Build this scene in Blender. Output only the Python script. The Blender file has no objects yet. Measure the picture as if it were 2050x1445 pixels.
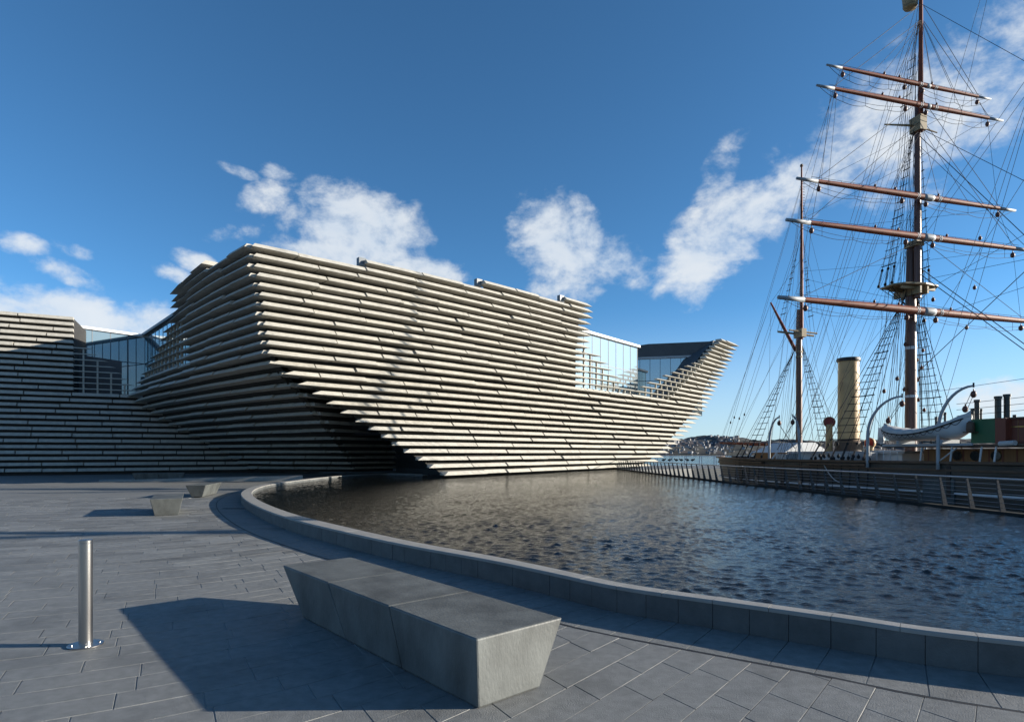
import bpy, bmesh, math, random
import numpy as np
from mathutils import Vector, Matrix

random.seed(7)
np.random.seed(7)
R = math.radians
SC = bpy.context.scene
COL = SC.collection

# ------------------------------------------------------------------ camera
CAMH = 2.0
FPX = 1210.0          # focal length in photo pixels (photo 2050 wide)
CX, HY = 1025.0, 907.0
cam_d = bpy.data.cameras.new('camera')
cam = bpy.data.objects.new('camera', cam_d)
COL.objects.link(cam)
cam.location = (0, 0, CAMH)
cam.rotation_euler = (R(90), 0, 0)
cam_d.sensor_width = 36.0
cam_d.lens = FPX / 2050.0 * 36.0
cam_d.shift_y = (HY - 722.5) / 2050.0
cam_d.clip_start = 0.05
cam_d.clip_end = 9000
SC.camera = cam

# ------------------------------------------------------------------ light
SUN_EL = R(14.5)
SUN_DIR = Vector((math.cos(SUN_EL) * 0.9997, math.cos(SUN_EL) * 0.02, math.sin(SUN_EL)))   # towards the sun
sl = bpy.data.lights.new('sun', 'SUN')
sl.energy = 5.0
sl.angle = R(0.53)
sl.color = (1.0, 0.91, 0.78)
sun = bpy.data.objects.new('sun', sl)
COL.objects.link(sun)
sun.rotation_euler = SUN_DIR.to_track_quat('Z', 'Y').to_euler()

SC.view_settings.view_transform = 'Standard'
SC.view_settings.look = 'None'
SC.view_settings.gamma = 1.0
SC.view_settings.use_curve_mapping = False
SC.view_settings.exposure = 1.13


def ray(px, py):
    return Vector(((px - CX) / FPX, 1.0, (HY - py) / FPX))


def pz(px, py, z):
    r = ray(px, py)
    t = (z - CAMH) / r.z
    return Vector((r.x * t, t, z))


def pd(px, d, z=0.0):
    return Vector(((px - CX) / FPX * d, d, z))


world = bpy.data.worlds.new('World')
SC.world = world
world.use_nodes = True
SKY_STRENGTH = 0.082


def build_world():
    nt = world.node_tree
    N, L = nt.nodes, nt.links
    N.clear()
    out = N.new('ShaderNodeOutputWorld')
    bg = N.new('ShaderNodeBackground')
    bg.inputs['Strength'].default_value = SKY_STRENGTH
    L.new(bg.outputs[0], out.inputs[0])
    sky = N.new('ShaderNodeTexSky')
    sky.sky_type = 'NISHITA'
    sky.sun_disc = False
    sky.sun_elevation = SUN_EL
    sky.sun_rotation = R(88.9)
    sky.altitude = 0
    sky.air_density = 0.6
    sky.dust_density = 0.3
    sky.ozone_density = 3.6

    def m(op, a=None, b=None, c=None):
        n = N.new('ShaderNodeMath')
        n.operation = op
        for i, v in enumerate((a, b, c)):
            if v is None:
                continue
            if isinstance(v, (int, float)):
                n.inputs[i].default_value = v
            else:
                L.new(v, n.inputs[i])
        return n.outputs[0]
    tc = N.new('ShaderNodeTexCoord')
    dirv = tc.outputs['Generated']
    sep = N.new('ShaderNodeSeparateXYZ')
    L.new(dirv, sep.inputs[0])
    az = m('ARCTAN2', sep.outputs[0], sep.outputs[1])
    el = m('ARCSINE', sep.outputs[2])
    comb = N.new('ShaderNodeCombineXYZ')
    L.new(az, comb.inputs[0])
    L.new(el, comb.inputs[1])
    vec = comb.outputs[0]
    blobs = [  # cloud banks: photo px centre, half sizes, tilt, weight
        (110, 640, 330, 82, -4, 1.0), (320, 655, 190, 60, 0, 0.9),
        (50, 490, 72, 30, 0, .66), (148, 500, 62, 22, -10, .6), (135, 548, 105, 30, -14, .72),
        (395, 528, 66, 28, -15, .66), (360, 556, 70, 26, -20, .62), (540, 395, 95, 40, 20, .56), (475, 340, 60, 16, -10, .54), (555, 345, 55, 20, -5, .56), (480, 470, 90, 30, 10, .55),
        (725, 465, 180, 100, -8, 1.0), (650, 520, 190, 52, 0, .95), (850, 545, 130, 44, -8, .85),
        (1140, 490, 155, 102, -22, 1.0), (1220, 525, 120, 62, -10, .9), (1140, 585, 120, 36, 0, .7),
        (1450, 470, 210, 86, 28, .95), (1400, 550, 90, 60, 60, .8), (1560, 390, 130, 70, 35, .75),
        (1730, 280, 300, 135, 28, .64), (1960, 200, 330, 150, 25, .68), (1440, 350, 110, 50, 60, .5), (1850, 330, 300, 90, 15, .52),
        (2050, 800, 260, 60, 0, .8),
    ]
    acc = None
    for (x, y, hx, hy, rot, w) in blobs:
        r = ray(x, y).normalized()
        a0, e0 = math.atan2(r.x, r.y), math.asin(r.z)
        ca, ce = math.cos(a0), math.cos(e0)
        mp = N.new('ShaderNodeMapping')
        mp.vector_type = 'TEXTURE'
        mp.inputs['Location'].default_value = (a0, e0, 0)
        mp.inputs['Rotation'].default_value = (0, 0, R(rot))
        mp.inputs['Scale'].default_value = (hx / FPX * ca * ca, hy / FPX * ca, 1)
        L.new(vec, mp.inputs['Vector'])
        ln = N.new('ShaderNodeVectorMath')
        ln.operation = 'LENGTH'
        L.new(mp.outputs[0], ln.inputs[0])
        mr = N.new('ShaderNodeMapRange')
        mr.interpolation_type = 'SMOOTHSTEP'
        mr.inputs['From Min'].default_value = 0.25
        mr.inputs['From Max'].default_value = 1.25
        mr.inputs['To Min'].default_value = w
        mr.inputs['To Max'].default_value = 0.0
        L.new(ln.outputs['Value'], mr.inputs['Value'])
        acc = mr.outputs[0] if acc is None else m('MAXIMUM', acc, mr.outputs[0])
    # scattered cloud in the rest of the sky (outside the view) so it goes on as in the picture
    nb = N.new('ShaderNodeTexNoise')
    nb.inputs['Scale'].default_value = 2.6
    nb.inputs['Detail'].default_value = 2
    L.new(dirv, nb.inputs['Vector'])
    low = N.new('ShaderNodeMapRange')
    low.interpolation_type = 'SMOOTHSTEP'
    low.inputs['From Min'].default_value = 0.08
    low.inputs['From Max'].default_value = 0.5
    low.inputs['To Min'].default_value = 0.62
    low.inputs['To Max'].default_value = 0.3
    L.new(el, low.inputs['Value'])
    away = N.new('ShaderNodeMapRange')
    away.interpolation_type = 'SMOOTHSTEP'
    away.inputs['From Min'].default_value = 0.80
    away.inputs['From Max'].default_value = 1.2
    L.new(m('ABSOLUTE', az), away.inputs['Value'])
    gen = N.new('ShaderNodeMapRange')
    gen.inputs['From Min'].default_value = 0.46
    gen.inputs['From Max'].default_value = 0.68
    L.new(nb.outputs['Fac'], gen.inputs['Value'])
    acc = m('MAXIMUM', acc, m('MULTIPLY', m('MULTIPLY', gen.outputs[0], low.outputs[0]), m('MULTIPLY', away.outputs[0], 1.4)))
    # noise that breaks the banks up
    st = N.new('ShaderNodeVectorMath')
    st.operation = 'MULTIPLY'
    st.inputs[1].default_value = (1, 1, 1.45)
    L.new(dirv, st.inputs[0])
    n1 = N.new('ShaderNodeTexNoise')
    n1.inputs['Scale'].default_value = 10.0
    n1.inputs['Detail'].default_value = 9
    n1.inputs['Roughness'].default_value = 0.60
    n1.inputs['Distortion'].default_value = 0.35
    L.new(st.outputs[0], n1.inputs['Vector'])
    n2 = N.new('ShaderNodeTexNoise')
    n2.inputs['Scale'].default_value = 34.0
    n2.inputs['Detail'].default_value = 6
    n2.inputs['Roughness'].default_value = 0.6
    L.new(st.outputs[0], n2.inputs['Vector'])
    nz = m('ADD', m('MULTIPLY', m('SUBTRACT', n1.outputs['Fac'], .5), 1.75), m('MULTIPLY', m('SUBTRACT', n2.outputs['Fac'], .5), 1.05))
    dens = m('ADD', acc, m('MULTIPLY', nz, m('MINIMUM', m('MULTIPLY', acc, 4.0), 1.0)))
    dm = N.new('ShaderNodeMapRange')
    dm.interpolation_type = 'SMOOTHSTEP'
    dm.inputs['From Min'].default_value = 0.27
    dm.inputs['From Max'].default_value = 1.04
    dm.inputs['To Max'].default_value = 0.86
    L.new(dens, dm.inputs['Value'])
    # cloud tone: bright tops, blue-grey thicker parts
    tone = N.new('ShaderNodeMapRange')
    tone.inputs['From Min'].default_value = 0.3
    tone.inputs['From Max'].default_value = 0.7
    L.new(n1.outputs['Fac'], tone.inputs['Value'])
    cm = N.new('ShaderNodeMix')
    cm.data_type = 'RGBA'
    k = 1.0 / SKY_STRENGTH
    cm.inputs[6].default_value = (.30 * k, .345 * k, .40 * k, 1)
    cm.inputs[7].default_value = (.395 * k, .41 * k, .42 * k, 1)
    L.new(tone.outputs[0], cm.inputs[0])
    mix = N.new('ShaderNodeMix')
    mix.data_type = 'RGBA'
    L.new(dm.outputs[0], mix.inputs[0])
    tint = N.new('ShaderNodeMix')
    tint.data_type = 'RGBA'
    tint.blend_type = 'MULTIPLY'
    tint.inputs[0].default_value = 1.0
    tint.inputs[7].default_value = SKY_TINT
    L.new(sky.outputs[0], tint.inputs[6])
    hz = N.new('ShaderNodeMapRange')
    hz.interpolation_type = 'SMOOTHSTEP'
    hz.inputs['From Min'].default_value = -0.02
    hz.inputs['From Max'].default_value = 0.24
    hz.inputs['To Min'].default_value = 0.75
    hz.inputs['To Max'].default_value = 0.0
    L.new(m('ABSOLUTE', el), hz.inputs['Value'])
    hm_ = N.new('ShaderNodeMix')
    hm_.data_type = 'RGBA'
    hm_.inputs[7].default_value = (.29 * k, .335 * k, .36 * k, 1)
    L.new(hz.outputs[0], hm_.inputs[0])
    L.new(tint.outputs[2], hm_.inputs[6])
    L.new(hm_.outputs[2], mix.inputs[6])
    L.new(cm.outputs[2], mix.inputs[7])
    L.new(mix.outputs[2], bg.inputs['Color'])


SKY_TINT = (.73, 1.11, 1.12, 1)
build_world()


# ------------------------------------------------------------------ helpers
def tag(o, label=None, cat=None, group=None, kind=None):
    if label:
        o['label'] = label
    if cat:
        o['category'] = cat
    if group:
        o['group'] = group
    if kind:
        o['kind'] = kind
    return o


def empty(name, loc, label, cat, group=None):
    o = bpy.data.objects.new(name, None)
    COL.objects.link(o)
    o.location = loc
    o.empty_display_size = .3
    return tag(o, label, cat, group)


def mesh_obj(name, verts, faces, mat, parent=None, smooth=False, weld=False):
    me = bpy.data.meshes.new(name)
    me.from_pydata([tuple(v) for v in verts], [], [tuple(f) for f in faces])
    if weld:
        bm = bmesh.new()
        bm.from_mesh(me)
        bmesh.ops.recalc_face_normals(bm, faces=bm.faces)
        bm.to_mesh(me)
        bm.free()
    if smooth:
        me.polygons.foreach_set('use_smooth', [True] * len(me.polygons))
    me.update()
    o = bpy.data.objects.new(name, me)
    COL.objects.link(o)
    if mat:
        me.materials.append(mat)
    if parent is not None:
        o.parent = parent
        top = parent
        off = Vector((0, 0, 0))
        while top is not None:
            off += Vector(top.location)
            top = top.parent
        o.location = -off          # vertices are given in world coordinates
    return o


class G:
    """geometry collector in world coordinates"""

    def __init__(s):
        s.v, s.f = [], []

    def add(s, vs, fs):
        b = len(s.v)
        s.v += [Vector(v) for v in vs]
        s.f += [tuple(i + b for i in f) for f in fs]
        return s

    def hexa(s, p):       # 4 bottom, 4 top, same winding
        return s.add(p, [(3, 2, 1, 0), (4, 5, 6, 7), (0, 1, 5, 4), (1, 2, 6, 5), (2, 3, 7, 6), (3, 0, 4, 7)])

    def box(s, c, ex, ey, ez):   # centre and three half-axis vectors
        c, ex, ey, ez = Vector(c), Vector(ex), Vector(ey), Vector(ez)
        return s.hexa([c - ex - ey - ez, c + ex - ey - ez, c + ex + ey - ez, c - ex + ey - ez,
                       c - ex - ey + ez, c + ex - ey + ez, c + ex + ey + ez, c - ex + ey + ez])

    def tube(s, pts, rad, n=6, cap=True, ref=None):
        pts = [Vector(p) for p in pts]
        if isinstance(rad, (int, float)):
            rad = [rad] * len(pts)
        b = len(s.v)
        for i, p in enumerate(pts):
            d = (pts[min(i + 1, len(pts) - 1)] - pts[max(i - 1, 0)]).normalized()
            up = Vector((0, 0, 1)) if abs(d.z) < .9 else Vector((0, 1, 0))
            x = d.cross(up).normalized()
            y = x.cross(d)
            for k in range(n):
                a = 2 * math.pi * k / n
                s.v.append(p + (x * math.cos(a) + y * math.sin(a)) * rad[i])
        for i in range(len(pts) - 1):
            for k in range(n):
                k2 = (k + 1) % n
                s.f.append((b + i * n + k, b + i * n + k2, b + (i + 1) * n + k2, b + (i + 1) * n + k))
        if cap:
            s.f.append(tuple(b + k for k in range(n))[::-1])
            s.f.append(tuple(b + (len(pts) - 1) * n + k for k in range(n)))
        return s

    def ball(s, c, r, sx=1, sy=1, sz=1, n=8, m=5):
        c = Vector(c)
        b = len(s.v)
        for i in range(m + 1):
            t = math.pi * i / m
            for k in range(n):
                a = 2 * math.pi * k / n
                s.v.append(c + Vector((math.sin(t) * math.cos(a) * sx, math.sin(t) * math.sin(a) * sy, math.cos(t) * sz)) * r)
        for i in range(m):
            for k in range(n):
                k2 = (k + 1) % n
                s.f.append((b + i * n + k, b + (i + 1) * n + k, b + (i + 1) * n + k2, b + i * n + k2))
        return s

    def build(s, name, mat, parent=None, smooth=False, fix=True):
        return mesh_obj(name, s.v, s.f, mat, parent, smooth, weld=fix)


def lerp_table(tab, z):
    """tab: list of (z, a, b, ...) with rising z"""
    if z <= tab[0][0]:
        return tab[0][1:]
    if z >= tab[-1][0]:
        return tab[-1][1:]
    for i in range(len(tab) - 1):
        if tab[i][0] <= z <= tab[i + 1][0]:
            t = (z - tab[i][0]) / (tab[i + 1][0] - tab[i][0])
            return tuple(p + (q - p) * t for p, q in zip(tab[i][1:], tab[i + 1][1:]))


# ------------------------------------------------------------------ materials
def mat(name, col, rough=.7, metal=0.0, var=0.0, vscale=3.0, bump=0.0, bscale=20.0, spec=.5, island=0.0,
        stretch=None, coat=0.0, dirt=0.0):
    ma = bpy.data.materials.new(name)
    ma.use_nodes = True
    nt = ma.node_tree
    N, L = nt.nodes, nt.links
    p = N['Principled BSDF']
    p.inputs['Base Color'].default_value = (*col, 1)
    p.inputs['Roughness'].default_value = rough
    p.inputs['Metallic'].default_value = metal
    p.inputs['Specular IOR Level'].default_value = spec
    if coat:
        p.inputs['Coat Weight'].default_value = coat
    geo = N.new('ShaderNodeNewGeometry')
    vecout = geo.outputs['Position']
    if stretch:
        vm = N.new('ShaderNodeVectorMath')
        vm.operation = 'MULTIPLY'
        vm.inputs[1].default_value = stretch
        L.new(vecout, vm.inputs[0])
        vecout = vm.outputs[0]
    cur = None
    if var or island or dirt:
        rgb = N.new('ShaderNodeRGB')
        rgb.outputs[0].default_value = (*col, 1)
        cur = rgb.outputs[0]

        def mul(cur, fac, lo, hi):
            mr = N.new('ShaderNodeMapRange')
            mr.inputs['To Min'].default_value = lo
            mr.inputs['To Max'].default_value = hi
            L.new(fac, mr.inputs['Value'])
            vm = N.new('ShaderNodeVectorMath')
            vm.operation = 'SCALE'
            L.new(cur, vm.inputs[0])
            L.new(mr.outputs[0], vm.inputs['Scale'])
            return vm.outputs[0]
        if var:
            n = N.new('ShaderNodeTexNoise')
            n.inputs['Scale'].default_value = vscale
            n.inputs['Detail'].default_value = 8
            n.inputs['Roughness'].default_value = .62
            L.new(vecout, n.inputs['Vector'])
            mr = N.new('ShaderNodeMapRange')
            mr.inputs['From Min'].default_value = .3
            mr.inputs['From Max'].default_value = .7
            L.new(n.outputs['Fac'], mr.inputs['Value'])
            cur = mul(cur, mr.outputs[0], 1 - var, 1 + var)
        if dirt:
            n = N.new('ShaderNodeTexNoise')
            n.inputs['Scale'].default_value = 1.1
            n.inputs['Detail'].default_value = 5
            n.inputs['Distortion'].default_value = .6
            L.new(vecout, n.inputs['Vector'])
            mr = N.new('ShaderNodeMapRange')
            mr.inputs['From Min'].default_value = .5
            mr.inputs['From Max'].default_value = .72
            L.new(n.outputs['Fac'], mr.inputs['Value'])
            cur = mul(cur, mr.outputs[0], 1, 1 - dirt)
        if island:
            cur = mul(cur, geo.outputs['Random Per Island'], 1 - island, 1 + island)
        L.new(cur, p.inputs['Base Color'])
    if bump:
        n = N.new('ShaderNodeTexNoise')
        n.inputs['Scale'].default_value = bscale
        n.inputs['Detail'].default_value = 6
        L.new(vecout, n.inputs['Vector'])
        b = N.new('ShaderNodeBump')
        b.inputs['Strength'].default_value = bump
        b.inputs['Distance'].default_value = .02
        L.new(n.outputs['Fac'], b.inputs['Height'])
        L.new(b.outputs[0], p.inputs['Normal'])
        if rough > .2 and not metal:
            mr = N.new('ShaderNodeMapRange')
            mr.inputs['To Min'].default_value = rough - .1
            mr.inputs['To Max'].default_value = min(1, rough + .12)
            L.new(n.outputs['Fac'], mr.inputs['Value'])
            L.new(mr.outputs[0], p.inputs['Roughness'])
    return ma


M = {}
M['cast'] = mat('cast_stone_panel', (.372, .358, .318), .88, var=.15, vscale=3.2, bump=.5, bscale=34, island=.10, dirt=.16)
M['backing'] = mat('gap_shade_concrete', (.038, .036, .033), .9, var=.2, vscale=1.2, bump=.2)  # concrete darkened to paint in the shade of the gaps between planks
M['wingback'] = mat('gap_shade_wall', (.03, .03, .03), .9, var=.2, vscale=1.2)  # deep shade behind the wing planks is put into this colour
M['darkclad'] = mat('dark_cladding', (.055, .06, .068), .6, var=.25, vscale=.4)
M['slab'] = mat('grey_paving_stone', (.152, .156, .152), .6, var=.20, vscale=9, bump=.35, bscale=80, island=.24, dirt=.32)
M['plaza'] = mat('grey_plaza_stone', (.145, .149, .146), .65, var=.12, vscale=.5, bump=.2, bscale=30)
M['mortar'] = mat('pale_mortar', (.33, .335, .33), .9, var=.2, vscale=5)
M['drain'] = mat('drain_slot', (.015, .015, .017), .7)
M['wallstone'] = mat('grey_wall_stone', (.085, .09, .09), .7, var=.25, vscale=3, bump=.3, bscale=60, island=.08, dirt=.22)
M['coping'] = mat('coping_stone', (.24, .235, .22), .6, var=.12, vscale=3, bump=.25, bscale=60, island=.06)
M['bench'] = mat('bench_concrete', (.086, .093, .090), .6, var=.40, vscale=2.6, bump=.18, bscale=45, stretch=(1, 1, .5), dirt=.35)
M['steel'] = mat('brushed_steel', (.36, .355, .35), .30, metal=1.0, bump=.05, bscale=200, stretch=(30, 30, .4))
M['rail'] = mat('rail_steel', (.42, .44, .46), .38, metal=.7, var=.1)
M['post'] = mat('post_bronze_steel', (.075, .073, .072), .6, spec=.2, var=.2)
M['whitepaint'] = mat('white_paint', (.56, .57, .58), .45, var=.07, vscale=2)
M['greypaint'] = mat('grey_paint', (.30, .33, .36), .4, var=.06)
M['canvas'] = mat('canvas_cover', (.45, .45, .44), .85, var=.12, vscale=4, bump=.6, bscale=9)
M['spar'] = mat('varnished_spar', (.165, .038, .015), .55, var=.28, vscale=2.5, bump=.1, bscale=14, coat=.0, spec=.3, stretch=(2, 2, .3))
M['mast'] = mat('varnished_mast', (.105, .040, .024), .42, var=.3, vscale=2.2, bump=.15, bscale=14, coat=.12, stretch=(4, 4, .25))
M['tan'] = mat('tan_painted_wood', (.24, .185, .105), .6, var=.15, vscale=3)
M['funnel'] = mat('buff_funnel_paint', (.50, .325, .15), .5, var=.12, vscale=1.6, dirt=.15)
M['black'] = mat('black_paint', (.012, .012, .013), .5, var=.2)
M['rope'] = mat('tarred_rope', (.014, .013, .014), .8)
M['block'] = mat('rigging_block_wood', (.09, .03, .02), .5, var=.2)
M['red'] = mat('red_ventilator', (.20, .012, .012), .5, var=.2)
M['redwood'] = mat('red_brown_boards', (.17, .045, .026), .55, var=.18, vscale=2, stretch=(9, 9, .4))
M['oak'] = mat('deckhouse_teak', (.25, .115, .04), .55, var=.25, vscale=2, stretch=(7, 7, .5))
M['green'] = mat('green_lamp_screen', (.012, .10, .04), .5, var=.1)
M['darkgreen'] = mat('dark_pipe', (.03, .04, .042), .5)
M['deck'] = mat('deck_planks', (.20, .15, .10), .8, var=.2)
M['kerb_shade'] = mat('shade_toned_kerb', (.028, .03, .03), .95, spec=.05, var=.3, vscale=1.0, bump=.4, bscale=6)  # kerb stone colour darkened to stand in for a line of shade
M['porthole'] = mat('porthole_dark', (.01, .012, .014), .1)
M['brass'] = mat('brass', (.5, .36, .14), .35, metal=1)


def hull_mat():
    ma = mat('weathered_hull_planks', (.062, .054, .045), .55, var=.35, vscale=.8, stretch=(.5, .5, 2.2), dirt=.35)
    nt = ma.node_tree
    N, L = nt.nodes, nt.links
    p = N['Principled BSDF']
    geo = N.new('ShaderNodeNewGeometry')
    sep = N.new('ShaderNodeSeparateXYZ')
    L.new(geo.outputs['Position'], sep.inputs[0])
    w = N.new('ShaderNodeMath')
    w.operation = 'MULTIPLY'
    w.inputs[1].default_value = 4.2
    L.new(sep.outputs[2], w.inputs[0])
    fr = N.new('ShaderNodeMath')
    fr.operation = 'FRACT'
    L.new(w.outputs[0], fr.inputs[0])
    mr = N.new('ShaderNodeMapRange')
    mr.inputs['From Min'].default_value = 0
    mr.inputs['From Max'].default_value = .12
    L.new(fr.outputs[0], mr.inputs['Value'])
    b = N.new('ShaderNodeBump')
    b.inputs['Strength'].default_value = 1
    b.inputs['Distance'].default_value = .03
    L.new(mr.outputs[0], b.inputs['Height'])
    L.new(b.outputs[0], p.inputs['Normal'])
    return ma


M['hull'] = hull_mat()


def glass_mat(name, tint, refl, rough=.02):
    ma = bpy.data.materials.new(name)
    ma.use_nodes = True
    nt = ma.node_tree
    N, L = nt.nodes, nt.links
    p = N['Principled BSDF']
    p.inputs['Base Color'].default_value = (*tint, 1)
    p.inputs['Roughness'].default_value = .5
    p.inputs['Specular IOR Level'].default_value = .3
    gl = N.new('ShaderNodeBsdfGlossy')
    gl.inputs['Color'].default_value = (.82, .92, .96, 1)
    gl.inputs['Roughness'].default_value = rough
    mx = N.new('ShaderNodeMixShader')
    lw = N.new('ShaderNodeLayerWeight')
    lw.inputs['Blend'].default_value = .35
    mr = N.new('ShaderNodeMapRange')
    mr.inputs['To Min'].default_value = refl
    mr.inputs['To Max'].default_value = 1.0
    L.new(lw.outputs['Fresnel'], mr.inputs['Value'])
    L.new(mr.outputs[0], mx.inputs[0])
    L.new(p.outputs[0], mx.inputs[1])
    L.new(gl.outputs[0], mx.inputs[2])
    L.new(mx.outputs[0], N['Material Output'].inputs[0])
    return ma


M['glass_bright_sky'] = glass_mat('bright_sky_glazing', (.17, .21, .225), .42)  # same glazing, base tint lightened to paint in the bright sky's reflection
M['glass_blue_sky'] = glass_mat('blue_sky_glazing', (.012, .075, .115), .40)  # blue of the base tint stands in for reflected sky
M['mullion'] = mat('mullion_grey', (.10, .12, .14), .5)


def clear_glass():
    ma = bpy.data.materials.new('balustrade_glass')
    ma.use_nodes = True
    nt = ma.node_tree
    N, L = nt.nodes, nt.links
    N.remove(N['Principled BSDF'])
    t = N.new('ShaderNodeBsdfTransparent')
    t.inputs[0].default_value = (.86, .91, .92, 1)
    g = N.new('ShaderNodeBsdfGlossy')
    g.inputs['Roughness'].default_value = .03
    mx = N.new('ShaderNodeMixShader')
    mx.inputs[0].default_value = .1
    L.new(t.outputs[0], mx.inputs[1])
    L.new(g.outputs[0], mx.inputs[2])
    L.new(mx.outputs[0], N['Material Output'].inputs[0])
    return ma


M['glass_clear'] = clear_glass()


def water_mat(name, col, bump, scale, stretch, rough=.06, dist=.03):
    ma = bpy.data.materials.new(name)
    ma.use_nodes = True
    nt = ma.node_tree
    N, L = nt.nodes, nt.links
    p = N['Principled BSDF']
    p.inputs['Base Color'].default_value = (*col, 1)
    p.inputs['Roughness'].default_value = rough
    p.inputs['IOR'].default_value = 1.33
    geo = N.new('ShaderNodeNewGeometry')
    vm = N.new('ShaderNodeVectorMath')
    vm.operation = 'MULTIPLY'
    vm.inputs[1].default_value = stretch
    L.new(geo.outputs['Position'], vm.inputs[0])
    n = N.new('ShaderNodeTexNoise')
    n.inputs['Scale'].default_value = scale
    n.inputs['Detail'].default_value = 4
    n.inputs['Roughness'].default_value = .55
    L.new(vm.outputs[0], n.inputs['Vector'])
    b = N.new('ShaderNodeBump')
    b.inputs['Strength'].default_value = bump
    b.inputs['Distance'].default_value = dist
    L.new(n.outputs['Fac'], b.inputs['Height'])
    L.new(b.outputs[0], p.inputs['Normal'])
    return ma


M['pond'] = water_mat('pond_water', (.006, .007, .007), .8, 17.0, (1, 1.4, 1), .04, .016)
M['river'] = water_mat('river_water', (.03, .045, .05), 1.0, .5, (1, .55, 1), .12, .25)


def hill_mat():
    ma = mat('wooded_hill', (.032, .036, .030), .95, var=.35, vscale=.05)
    nt = ma.node_tree
    N, L = nt.nodes, nt.links
    p = N['Principled BSDF']
    src = p.inputs['Base Color'].links[0].from_socket
    geo = N.new('ShaderNodeNewGeometry')
    n = N.new('ShaderNodeTexNoise')
    n.inputs['Scale'].default_value = .011
    n.inputs['Detail'].default_value = 5
    L.new(geo.outputs['Position'], n.inputs['Vector'])
    mr = N.new('ShaderNodeMapRange')
    mr.inputs['From Min'].default_value = .46
    mr.inputs['From Max'].default_value = .58
    L.new(n.outputs['Fac'], mr.inputs['Value'])
    mx = N.new('ShaderNodeMix')
    mx.data_type = 'RGBA'
    mx.inputs[7].default_value = (.046, .036, .040, 1)
    L.new(mr.outputs[0], mx.inputs[0])
    L.new(src, mx.inputs[6])
    L.new(mx.outputs[2], p.inputs['Base Color'])
    return ma


M['hill'] = hill_mat()

# ================================================================== SETTING
WATER_Z = 0.19
RIVER_Z = -3.3
COPE_Z = 0.33

# ---- pond wall line (outer top edge)
wall_px = [(2050, 1285), (1720, 1241), (1400, 1197), (1230, 1173), (1105, 1146), (965, 1117), (799, 1088), (633, 1051), (560, 1031), (512, 1012), (486, 996), (484, 983),
           (515, 971), (578, 962), (640, 955), (700, 950), (780, 946.5), (880, 944)]
ctrl = [Vector((15.6, 1.6, 0)), Vector((10.5, 3.0, 0))] + [pz(x, y, COPE_Z) for x, y in wall_px]
ctrl = [Vector((p.x, p.y, 0)) for p in ctrl]
ctrl[-1] = Vector((-6.6, 47.5, 0))


def catmull(P, step):
    pts = []
    P = [P[0] * 2 - P[1]] + P + [P[-1] * 2 - P[-2]]
    for i in range(1, len(P) - 2):
        p0, p1, p2, p3 = P[i - 1:i + 3]
        n = 16
        for k in range(n):
            t = k / n
            pts.append(.5 * ((2 * p1) + (p2 - p0) * t + (2 * p0 - 5 * p1 + 4 * p2 - p3) * t * t + (3 * p1 - p0 - 3 * p2 + p3) * t ** 3))
    pts.append(P[-2])
    # smooth and resample by arc length
    arr = np.array([[p.x, p.y] for p in pts])
    for _ in range(40):
        arr[1:-1] = .25 * arr[:-2] + .5 * arr[1:-1] + .25 * arr[2:]
    s = np.concatenate([[0], np.cumsum(np.hypot(*(arr[1:] - arr[:-1]).T))])
    n = int(s[-1] / step)
    q = np.linspace(0, s[-1], n + 1)
    return np.stack([np.interp(q, s, arr[:, 0]), np.interp(q, s, arr[:, 1])], 1)


WALL = catmull(ctrl, .2)
tan = np.gradient(WALL, axis=0)
tan /= np.linalg.norm(tan, axis=1)[:, None]
for _ in range(6):
    tan[1:-1] = (tan[:-2] + tan[1:-1] + tan[2:]) / 3
WN = np.stack([-tan[:, 1], tan[:, 0]], 1)      # left of travel = outwards (travel from right to far left round the near side)
if WN[len(WN) // 4] @ (WALL[len(WN) // 4] - np.array([4., 25.])) < 0:
    WN = -WN


COPW = np.interp(WALL[:, 1], [5.5, 8.5, 14.0], [.17, .26, .42])


def wall_pt(i, off, z):
    p = WALL[i] + WN[i] * off
    return Vector((p[0], p[1], z))


# right edge of the pond (kerb under the railing)
KERB = [Vector((15.75, 1.0, 0)), Vector((14.6, 17.0, 0)), Vector((13.05, 37.0, 0)), Vector((11.9, 66.0, 0)), Vector((11.75, 73.0, 0))]


def kerb_at(y):
    for a, b in zip(KERB[:-1], KERB[1:]):
        if y <= b.y:
            break
    t = (y - a.y) / (b.y - a.y)
    return a.x + (b.x - a.x) * t


def sheet(name, poly, z, m_, kind='structure'):
    o = mesh_obj(name, [(p[0], p[1], z) for p in poly], [tuple(range(len(poly)))], m_)
    return tag(o, kind=kind)


# river and dock water reaching the horizon
sheet('river', [(-7000, -300), (7000, -300), (7000, 7500), (-7000, 7500)], RIVER_Z, M['river'])
# plaza: one thick slab of ground with the dock edge along the pond
edge = [(k.x + .25, k.y) for k in KERB]
plaza_poly = [(-160, -40), (16.9, -40)] + edge + [(24, 80), (48, 86), (48, 101), (-160, 101)]
g = G()
n = len(plaza_poly)
zt = -.03
g.add([(x, y, zt) for x, y in plaza_poly] + [(x, y, -9) for x, y in plaza_poly],
      [tuple(range(n))] + [(i, (i + 1) % n, n + (i + 1) % n, n + i) for i in range(n)])
tag(g.build('plaza', M['plaza']), kind='structure')

# ---- paving rows (gently bent rows of long slabs)
V_ROW = Vector((-.5, .866, 0)) * .365


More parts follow.
